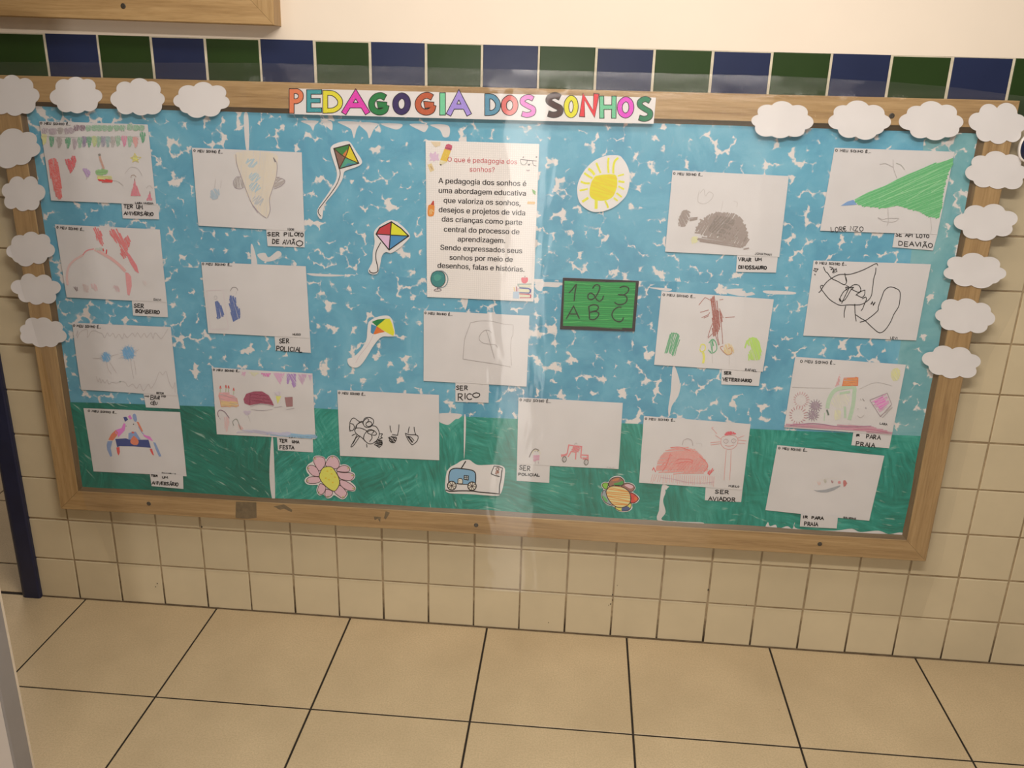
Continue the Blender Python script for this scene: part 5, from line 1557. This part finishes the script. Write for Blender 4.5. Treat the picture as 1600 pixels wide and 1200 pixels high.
c = (930, 735, 17.14)
o, a = cutout('paper_flower', c, [(350, 310), (400, 230), (480, 170), (590, 145), (700, 170), (780, 250), (805, 320), (920, 325), (1020, 365), (1075, 440), (1070, 510), (1010, 575), (1100, 640), (1180, 720), (1180, 790), (1110, 870), (990, 905), (1000, 1000), (940, 1070), (830, 1110), (680, 1110), (570, 1060), (490, 970), (370, 940), (250, 860), (175, 740), (160, 620), (220, 510), (170, 430), (165, 370), (240, 310)],
              'small flower cutout with an orange centre and mixed dark petals', 'paper flower', 'paper flowers on the green', True, 'card', 3)
po2 = ink(40, 22, 20, 180)
q = [(185, 390), (240, 335), (340, 340), (340, 420), (300, 500), (240, 480)]
a.poly(q, ink(110, 160, 56, 180), True).line(q, 18, po2, True, True).done('petal')
q = [(365, 330), (420, 240), (520, 190), (640, 180), (730, 230), (770, 310), (740, 390), (640, 400), (490, 400), (400, 430), (360, 400)]
a.poly(q, ink(122, 90, 76, 180), True).poly([(500, 350), (620, 320), (740, 280), (745, 360), (640, 395), (520, 390)], ink(62, 128, 66, 180), True, k=1).poly([(440, 280), (560, 210), (640, 210), (600, 270)], ink(164, 100, 66, 180), True, k=1).line(q, 20, po2, True, True).done('petal')
q = [(700, 430), (790, 350), (920, 350), (1020, 400), (1055, 470), (1000, 550), (900, 570), (800, 510)]
a.poly(q, ink(128, 92, 84, 180), True).poly([(790, 390), (900, 365), (1020, 430), (950, 485), (830, 430)], ink(202, 150, 160, 180), True, k=1).line(q, 18, po2, True, True).done('petal')
q = [(930, 600), (1040, 630), (1140, 720), (1150, 780), (1060, 860), (950, 860), (960, 740)]
a.poly(q, ink(174, 58, 50, 180), True).poly([(1060, 700), (1130, 750), (1100, 810), (1050, 790)], ink(214, 92, 48, 180), True, k=1).line(q, 20, po2, True, True).done('petal')
q = [(530, 980), (700, 985), (880, 900), (960, 880), (955, 990), (880, 1070), (700, 1085), (590, 1050)]
a.poly(q, ink(206, 184, 90, 180), True).poly([(720, 1000), (860, 960), (930, 1020), (850, 1075), (720, 1080)], ink(60, 76, 116, 180), True, k=1).line(q, 18, po2, True, True).done('petal')
q = [(230, 530), (290, 560), (340, 740), (470, 920), (380, 910), (260, 840), (190, 720), (185, 610)]
a.poly(q, ink(126, 140, 150, 180), True).poly([(195, 680), (240, 690), (330, 800), (310, 850), (240, 790)], ink(84, 150, 84, 180), True, k=1).line(q, 18, po2, True, True).done('petal')
q = [(400, 430), (560, 410), (720, 440), (860, 520), (930, 620), (950, 740), (930, 860), (840, 950), (680, 990), (540, 960), (420, 860), (330, 720), (290, 580), (320, 500)]
a.lv = 13
a.poly(q, ink(232, 176, 130, 180), True).scrib(q, ink(218, 128, 66, 180), 8, 52, 28, k=1, over=10).line(q, 20, po2, True, True).done('flower_centre')

c = (690, 710, 14.545)
o, a = cutout('paper_caravan', c, [(120, 400), (200, 290), (330, 220), (440, 150), (540, 122), (640, 130), (720, 190), (800, 235), (900, 245), (1060, 238), (1200, 235), (1340, 250), (1430, 310), (1440, 420), (1415, 640), (1380, 800), (1340, 890), (1270, 940), (1000, 930), (700, 905), (400, 895), (200, 885), (100, 840), (80, 740), (85, 600)],
              'white cutout with a drawn blue caravan on spoked wheels and a stamp', 'paper caravan')
bd = [(165, 620), (165, 480), (200, 360), (280, 320), (440, 320), (620, 345), (720, 370), (770, 430), (775, 560), (770, 660), (600, 680), (360, 665)]
a.poly(bd, ink(110, 152, 184, 190)).line([(165, 640), (165, 480), (200, 365), (290, 318), (440, 322), (640, 348), (730, 380), (770, 440), (775, 560), (770, 650)], 24, BLACK).line([(340, 660), (420, 672), (590, 680)], 20, BLACK).done('caravan_body')
a.lv = 3
q = [(370, 665), (370, 570), (400, 545), (450, 545), (480, 580), (478, 665)]
a.poly(q, ink(196, 188, 176, 190)).line(q, 16, BLACK, False, True).line([(400, 590), (402, 600)], 18, BLACK, False).done('caravan_door')
q = [(515, 480), (610, 490), (605, 580), (510, 565)]
a.lv = 3
a.poly(q, ink(170, 178, 182, 190)).line(q, 20, BLACK, False, True).line([(560, 480), (558, 580)], 14, BLACK, False).line([(515, 525), (608, 535)], 14, BLACK, False).done('caravan_window')
for x, y, r_ in ((232, 708, 98), (692, 720, 96)):
    a.lv = 3
    ring = [(x + r_ * math.cos(t * .4488), y + r_ * math.sin(t * .4488)) for t in range(14)]
    a.poly(ring, ink(196, 188, 180, 190), True).line(ring, 22, BLACK, True, True)
    for t in range(4):
        q_ = t * math.pi / 4 + .2
        a.line([(x - r_ * math.cos(q_), y - r_ * math.sin(q_)), (x + r_ * math.cos(q_), y + r_ * math.sin(q_))], 14, ink(52, 34, 34), False)
    a.done('caravan_wheel')
a.line([(445, 318), (490, 250), (550, 150)], 26, BLACK, False).done('drawn_chimney')
a.line([(92, 805), (200, 835), (400, 825), (700, 830), (860, 855), (1100, 875), (1330, 900)], 24, BLACK).line([(1370, 360), (1350, 560), (1320, 700), (1312, 880)], 26, BLACK).done('drawn_ground')
a.line([(1320, 500), (1220, 480), (1130, 440), (1140, 390), (1195, 262), (1290, 275), (1385, 310), (1372, 400)], 18, BLACK, False).line([(1230, 320), (1280, 300), (1305, 340), (1270, 370), (1230, 330)], 16, ink(96, 62, 50)).scrib([(1240, 370), (1290, 370), (1300, 420), (1250, 450), (1220, 430)], ink(140, 92, 74, 190), 50, 20, 16).done('drawn_stamp')

# ------------------------------------------------------------------ printed poster
YP = -0.0290
m, t, b = nt('printed_grid_paper')
b.inputs['Roughness'].default_value = 0.6
g = node(t, 'ShaderNodeNewGeometry')
sp = node(t, 'ShaderNodeSeparateXYZ')
link(t, g.outputs['Position'], sp.inputs[0])
outs = []
for ch in ('X', 'Z'):
    d_ = node(t, 'ShaderNodeMath', operation='DIVIDE', inp={1: 0.0056})
    link(t, sp.outputs[ch], d_.inputs[0])
    fr = node(t, 'ShaderNodeMath', operation='FRACT')
    link(t, d_.outputs[0], fr.inputs[0])
    ls = node(t, 'ShaderNodeMath', operation='LESS_THAN', inp={1: 0.13})
    link(t, fr.outputs[0], ls.inputs[0])
    outs.append(ls.outputs[0])
mx = node(t, 'ShaderNodeMath', operation='MAXIMUM')
link(t, outs[0], mx.inputs[0])
link(t, outs[1], mx.inputs[1])
link(t, mix(t, mx.outputs[0], (0.84, 0.80, 0.79), (0.70, 0.665, 0.655)), b.inputs['Base Color'])
M['poster'] = m
po = quad_paper('text_poster', ((665, 219.3), (842.6, 225), (833.4, 471.2), (667.4, 464)), YP, [M['poster']], nx=12, nz=16)
tag(po, 'white printed poster headed O que e pedagogia dos sonhos in red, upper centre', 'poster')
DG = bpy.context.evaluated_depsgraph_get
try:                                                               # the sans-serif that Blender itself ships with
    FONT = bpy.data.fonts.load(bpy.utils.system_resource('DATAFILES') + '/fonts/Inter.woff2')
except Exception:
    FONT = None



def font_line(parent, name, s, c, p0, p1, mat, bold, y):
    cu = bpy.data.curves.new('t', 'FONT')
    if FONT:
        cu.font = FONT
    cu.body = s
    cu.size = 1.0
    cu.resolution_u = 3
    ob = bpy.data.objects.new('t', cu)
    COL.objects.link(ob)
    bpy.context.view_layer.update()
    me = bpy.data.meshes.new_from_object(ob.evaluated_get(DG()))
    vs = [(v.co.x, v.co.y) for v in me.vertices]
    fs = [tuple(p.vertices) for p in me.polygons]
    bpy.data.objects.remove(ob)
    bpy.data.curves.remove(cu)
    bpy.data.meshes.remove(me)
    x0, x1 = min(v[0] for v in vs), max(v[0] for v in vs)
    ax = (Vector(p1) - Vector(p0)) / (x1 - x0)
    upv = Vector((ax.y, -ax.x))
    upv = upv.normalized() * ax.length
    a = Art(parent, c[0], c[1], c[2], y, True, 0.00055)
    for dx in ((-bold, 0, bold) if bold > 0.005 else (0,)):            # heavier strokes
        a.add([tuple(Vector(p0) + ax * (vx + dx - x0) + upv * vy) for vx, vy in vs], fs, mat)
    a.done(name)


cu_, cl_ = (660, 210, 8.421), (660, 340, 8.421)
RED, TXT = ink(190, 62, 76, 215), ink(34, 30, 34, 215)
font_line(po, 'heading_text', 'O que \u00e9 pedagogia dos', cu_, (330, 358), (1245, 392), RED, 0.002, YP)
font_line(po, 'heading_text', 'sonhos?', cu_, (622, 488), (950, 496), RED, 0.002, YP)
for s, c, p0, p1 in (('A pedagogia dos sonhos \u00e9', cu_, (212, 640), (1365, 682)), ('uma abordagem educativa', cu_, (215, 768), (1360, 808)), ('que valoriza os sonhos,', cu_, (280, 898), (1290, 938)), ('desejos e projetos de vida', cu_, (215, 1022), (1350, 1065)),
                     ('das crian\u00e7as como parte', cl_, (255, 50), (1310, 96)), ('central do processo de', cl_, (283, 183), (1275, 220)), ('aprendizagem.', cl_, (465, 312), (1088, 335)), ('Sendo expressados seus', cl_, (237, 422), (1310, 470)), ('sonhos por meio de', cl_, (358, 553), (1187, 582)), ('desenhos, falas e hist\u00f3rias.', cl_, (200, 658), (1340, 714))):
    font_line(po, 'body_text', s, c, p0, p1, TXT, 0.016, YP)
a = Art(po, *cu_, YP, True, 0.0005)
a.poly([(235, 335), (290, 190), (375, 215), (325, 360), (255, 400)], ink(236, 190, 84, 220)).poly([(292, 190), (312, 135), (345, 125), (390, 145), (392, 170), (376, 216)], ink(196, 92, 118, 220)).poly([(235, 335), (325, 360), (245, 408), (222, 395)], ink(240, 214, 180, 220)).poly([(228, 388), (258, 398), (240, 412)], BLACK, k=1).line([(300, 172), (385, 198)], 8, ink(130, 60, 80, 220), False).done('printed_pencil')
a.poly([(105, 235), (140, 260), (165, 225), (185, 235), (180, 268), (215, 250), (210, 300), (222, 345), (180, 335), (150, 360), (135, 340), (92, 350), (110, 310), (92, 280)], ink(216, 190, 218, 220)).done('printed_flower')
a.poly([(110, 95), (240, 100), (235, 150), (200, 155), (180, 170), (150, 150)], ink(240, 205, 176, 220)).done('printed_flower')
a.poly([(68, 400), (120, 378), (158, 470), (105, 495)], ink(226, 202, 158, 220)).line([(108, 415), (130, 460)], 14, ink(190, 160, 120, 220), False).done('printed_sharpener')
a.poly([(140, 870), (152, 880), (155, 935), (105, 925)], ink(188, 72, 62, 220)).poly([(75, 945), (105, 925), (155, 938), (160, 965), (150, 1060), (110, 1080), (70, 1060)], ink(226, 142, 66, 220), True).scrib([(90, 990), (140, 990), (135, 1045), (88, 1040)], ink(240, 196, 140, 220), 60, 20, 10).done('printed_glue_bottle')
pe = ink(92, 86, 92, 220)
a.line([(1290, 330), (1505, 350)], 8, pe, False).line([(1292, 330), (1300, 385), (1340, 400), (1370, 375), (1380, 340)], 6, pe).line([(1450, 345), (1460, 400), (1500, 415)], 6, pe).done('printed_glasses')
a.poly([(1385, 385), (1402, 392), (1420, 385), (1402, 412)], pe, True).line([(1368, 470), (1388, 476), (1412, 470)], 16, ink(176, 164, 168, 220)).line([(1326, 292), (1330, 306)], 18, ink(130, 110, 120, 220), False).line([(1500, 290), (1502, 305)], 18, pe, False).done('printed_face')
a.poly([(1440, 720), (1490, 745), (1488, 800), (1455, 775)], ink(126, 176, 110, 220)).poly([(1385, 880), (1484, 885), (1480, 918), (1380, 915)], ink(238, 190, 140, 220)).done('printed_plant')
a = Art(po, *cl_, YP, True, 0.0005)
gl_ = [(208, 700), (270, 720), (298, 770), (295, 850), (250, 905), (190, 912), (135, 880), (110, 815), (125, 745), (160, 712)]
a.line([(205, 702), (270, 705), (325, 760), (335, 830), (300, 900), (235, 925), (195, 915)], 12, ink(130, 150, 160, 220)).poly(gl_, ink(60, 136, 138, 220), True).line(gl_, 8, ink(50, 60, 70, 220), True, True).poly([(150, 770), (200, 745), (250, 770), (230, 820), (170, 830)], ink(78, 158, 150, 220), True, k=1).line([(200, 915), (200, 950)], 10, pe, False).line([(160, 950), (200, 935), (242, 945), (235, 965), (165, 965)], 9, ink(120, 104, 112, 220), True, True).done('printed_globe')
a.poly([(1300, 800), (1320, 785), (1345, 792), (1375, 785), (1390, 805), (1385, 840), (1360, 862), (1330, 862), (1308, 845)], ink(226, 92, 110, 220), True).line([(1346, 790), (1350, 765)], 7, ink(110, 70, 60, 220), False).done('printed_apple')
a.poly([(1250, 870), (1435, 868), (1435, 880), (1275, 885), (1272, 900), (1420, 925), (1280, 920), (1252, 895)], ink(160, 176, 176, 220)).poly([(1275, 884), (1420, 882), (1420, 915), (1275, 905)], ink(238, 222, 196, 220)).done('printed_book')
a.poly([(1275, 918), (1400, 925), (1432, 945), (1428, 985), (1405, 1000), (1275, 990), (1275, 978), (1405, 985), (1415, 960), (1395, 942), (1275, 932)], ink(72, 92, 160, 220)).poly([(1275, 934), (1400, 944), (1412, 962), (1402, 984), (1275, 977)], ink(240, 222, 190, 220)).done('printed_book')
a.poly([(1275, 995), (1400, 1002), (1434, 1015), (1430, 1058), (1280, 1060), (1280, 1048), (1415, 1048), (1418, 1020), (1275, 1008)], ink(198, 92, 104, 220)).poly([(1280, 1010), (1412, 1022), (1410, 1046), (1282, 1046)], ink(240, 224, 196, 220)).done('printed_book')
a.poly([(1195, 975), (1272, 972), (1270, 1066), (1192, 1062)], ink(176, 200, 232, 220)).line([(1215, 970), (1205, 915)], 12, ink(226, 196, 130, 220), False).line([(1235, 970), (1240, 905)], 13, ink(176, 92, 92, 220), False).line([(1255, 970), (1258, 925)], 11, ink(200, 150, 180, 220), False).done('printed_pencil_cup')

# ------------------------------------------------------------------ curled film end as a made-up dome, its blue reflection put into the colour
kc = U(1607, 231, -0.05)
v, f = [], []
NR = 28
prof = [(0.026, 0.010), (0.0275, 0.002), (0.0262, -0.002), (0.0245, -0.0025), (0.0235, -0.0015), (0.023, -0.004), (0.017, -0.009), (0.010, -0.012), (0.001, -0.013)]
for r_, y_ in prof:
    for i in range(NR):
        q = 2 * math.pi * i / NR
        v.append(Vector((kc.x + r_ * .8 * math.cos(q), kc.y + y_, kc.z + r_ * 1.25 * math.sin(q))))


def lathe(k0, k1):
    return [(k * NR + i, k * NR + (i + 1) % NR, (k + 1) * NR + (i + 1) % NR, (k + 1) * NR + i) for k in range(k0, k1) for i in range(NR)]


kn = empty('wall_knob', (kc.x, kc.y + 0.01, kc.z))
tag(kn, 'navy blue round knob with pale shiny rim by the corner cloud', 'knob')
M['rim'] = simple('pale_glossy_rim', (0.78, 0.74, 0.70), 0.15)
M['navy_knob'] = simple('navy_glossy_knob', (0.012, 0.016, 0.045), 0.2)
mesh_obj('rim', v, lathe(0, 4), [M['rim']], parent=kn, smooth=True)
mesh_obj('knob_cap', v, lathe(4, 8) + [tuple(8 * NR + i for i in range(NR))], [M['navy_knob']], parent=kn, smooth=True)

# ------------------------------------------------------------------ clear plastic film stretched over the board
m = bpy.data.materials.new('clear_plastic_film')
m.use_nodes = True
t = m.node_tree
t.nodes.clear()
out = node(t, 'ShaderNodeOutputMaterial')
tr = node(t, 'ShaderNodeBsdfTransparent')
tr.inputs[0].default_value = (0.975, 0.975, 0.97, 1)
df = node(t, 'ShaderNodeBsdfDiffuse')
df.inputs[0].default_value = (0.80, 0.77, 0.75, 1)
gl = node(t, 'ShaderNodeBsdfGlossy')
gl.inputs[0].default_value = (1, 1, 1, 1)
gl.inputs['Roughness'].default_value = 0.165
m1 = node(t, 'ShaderNodeMixShader')
m1.inputs[0].default_value = 0.02
link(t, tr.outputs[0], m1.inputs[1])
link(t, df.outputs[0], m1.inputs[2])
lw = node(t, 'ShaderNodeLayerWeight', inp={'Blend': 0.5})
pw_ = node(t, 'ShaderNodeMath', operation='POWER', inp={1: 4.0})
link(t, lw.outputs['Facing'], pw_.inputs[0])
ml = node(t, 'ShaderNodeMath', operation='MULTIPLY_ADD', inp={1: 0.42, 2: 0.043})
link(t, pw_.outputs[0], ml.inputs[0])
m2 = node(t, 'ShaderNodeMixShader')
link(t, ml.outputs[0], m2.inputs[0])
link(t, m1.outputs[0], m2.inputs[1])
link(t, gl.outputs[0], m2.inputs[2])
gl.inputs['Anisotropy'].default_value = 0.92
tg = node(t, 'ShaderNodeCombineXYZ', inp={0: 1.0, 1: 0.0, 2: 0.0})
link(t, tg.outputs[0], gl.inputs['Tangent'])
hn = noise(t, pos(t, (7, 1, 2.2)), 1.0, 3, 0.55, 0.4)
bn = node(t, 'ShaderNodeBump', inp={'Strength': 0.12, 'Distance': 0.01})
link(t, hn, bn.inputs['Height'])
link(t, bn.outputs[0], gl.inputs['Normal'])
link(t, m2.outputs[0], out.inputs[0])
M['film'] = m

PROF = [(0.139, -0.0035), (0.20, -0.011), (0.30, -0.026), (0.342, -0.0395), (0.36, -0.0436), (0.45, -0.0440), (0.8, -0.0436), (1.2, -0.0436), (1.50, -0.0440), (1.60, -0.0450), (1.628, -0.0455), (1.640, -0.0370), (1.652, -0.0160), (1.664, -0.0060), (1.678, -0.0022)]


def film_y(z):
    for (z0, y0), (z1, y1) in zip(PROF, PROF[1:]):
        if z <= z1:
            s_ = max(0, (z - z0) / (z1 - z0))
            return y0 + (y1 - y0) * s_
    return PROF[-1][1]


TOP = [(-0.80, 1.706), (-0.729, 1.709), (-0.01, 1.725), (1.111, 1.727), (1.347, 1.728), (1.501, 1.725), (1.653, 1.721), (1.806, 1.712), (1.966, 1.696), (2.1, 1.690)]


def top_z(x):
    x = x / K
    for (x0, z0), (x1, z1) in zip(TOP, TOP[1:]):
        if x <= x1:
            return (z0 + (z1 - z0) * max(0, (x - x0) / (x1 - x0))) * K
    return TOP[-1][1] * K


zs = sorted(set([i / 46 for i in range(47)] + [(z - 0.139) / (1.675 - 0.139) for z, _ in PROF] + [0.955 + i * 0.004 for i in range(11)]))
zs = [z for z in zs if 0 <= z <= 1]
NX = 110
v, f = [], []
for j, b_ in enumerate(zs):
    for i in range(NX + 1):
        a_ = i / NX
        zl = 0.139 + (1.675 - 0.139) * b_
        xl = (-0.77 + (1.31 - zl / K) * 0.134) * K if zl < 1.31 * K else -0.79 * K
        xr = (1.998 + 0.013 * min(1, zl)) * K
        if zl > 1.0:
            xr = 2.10 * K if zl > 1.3 else (2.011 + (zl - 1.0) / .3 * .089) * K
        x = xl + (xr - xl) * a_
        z = 0.139 + (top_z(x) - 0.139) * b_
        y = film_y(z if b_ > .97 else zl)
        free = max(0.0, 1 - abs(zl - 1.64) / 0.025)
        y += free * 0.006 * math.sin(x * 31 + 2.0 * math.sin(x * 9)) * math.sin(x * 13 + 1)
        y += 0.0006 * math.sin(zl * 11 + 0.4 * math.sin(x * 3)) - 0.0006 if 0.36 < zl < 1.62 else 0
        z += free * 0.004 * math.sin(x * 23 + 0.5)
        v.append(Vector((x, y, z)))
n = NX + 1
for j in range(len(zs) - 1):
    for i in range(NX):
        k = j * n + i
        f.append((k, k + 1, k + n + 1, k + n))
fm = mesh_obj('plastic_film', v, f, [M['film']], smooth=True)
tag(fm, 'clear plastic film stretched over the whole bulletin board, creased along its top edge', 'plastic film')
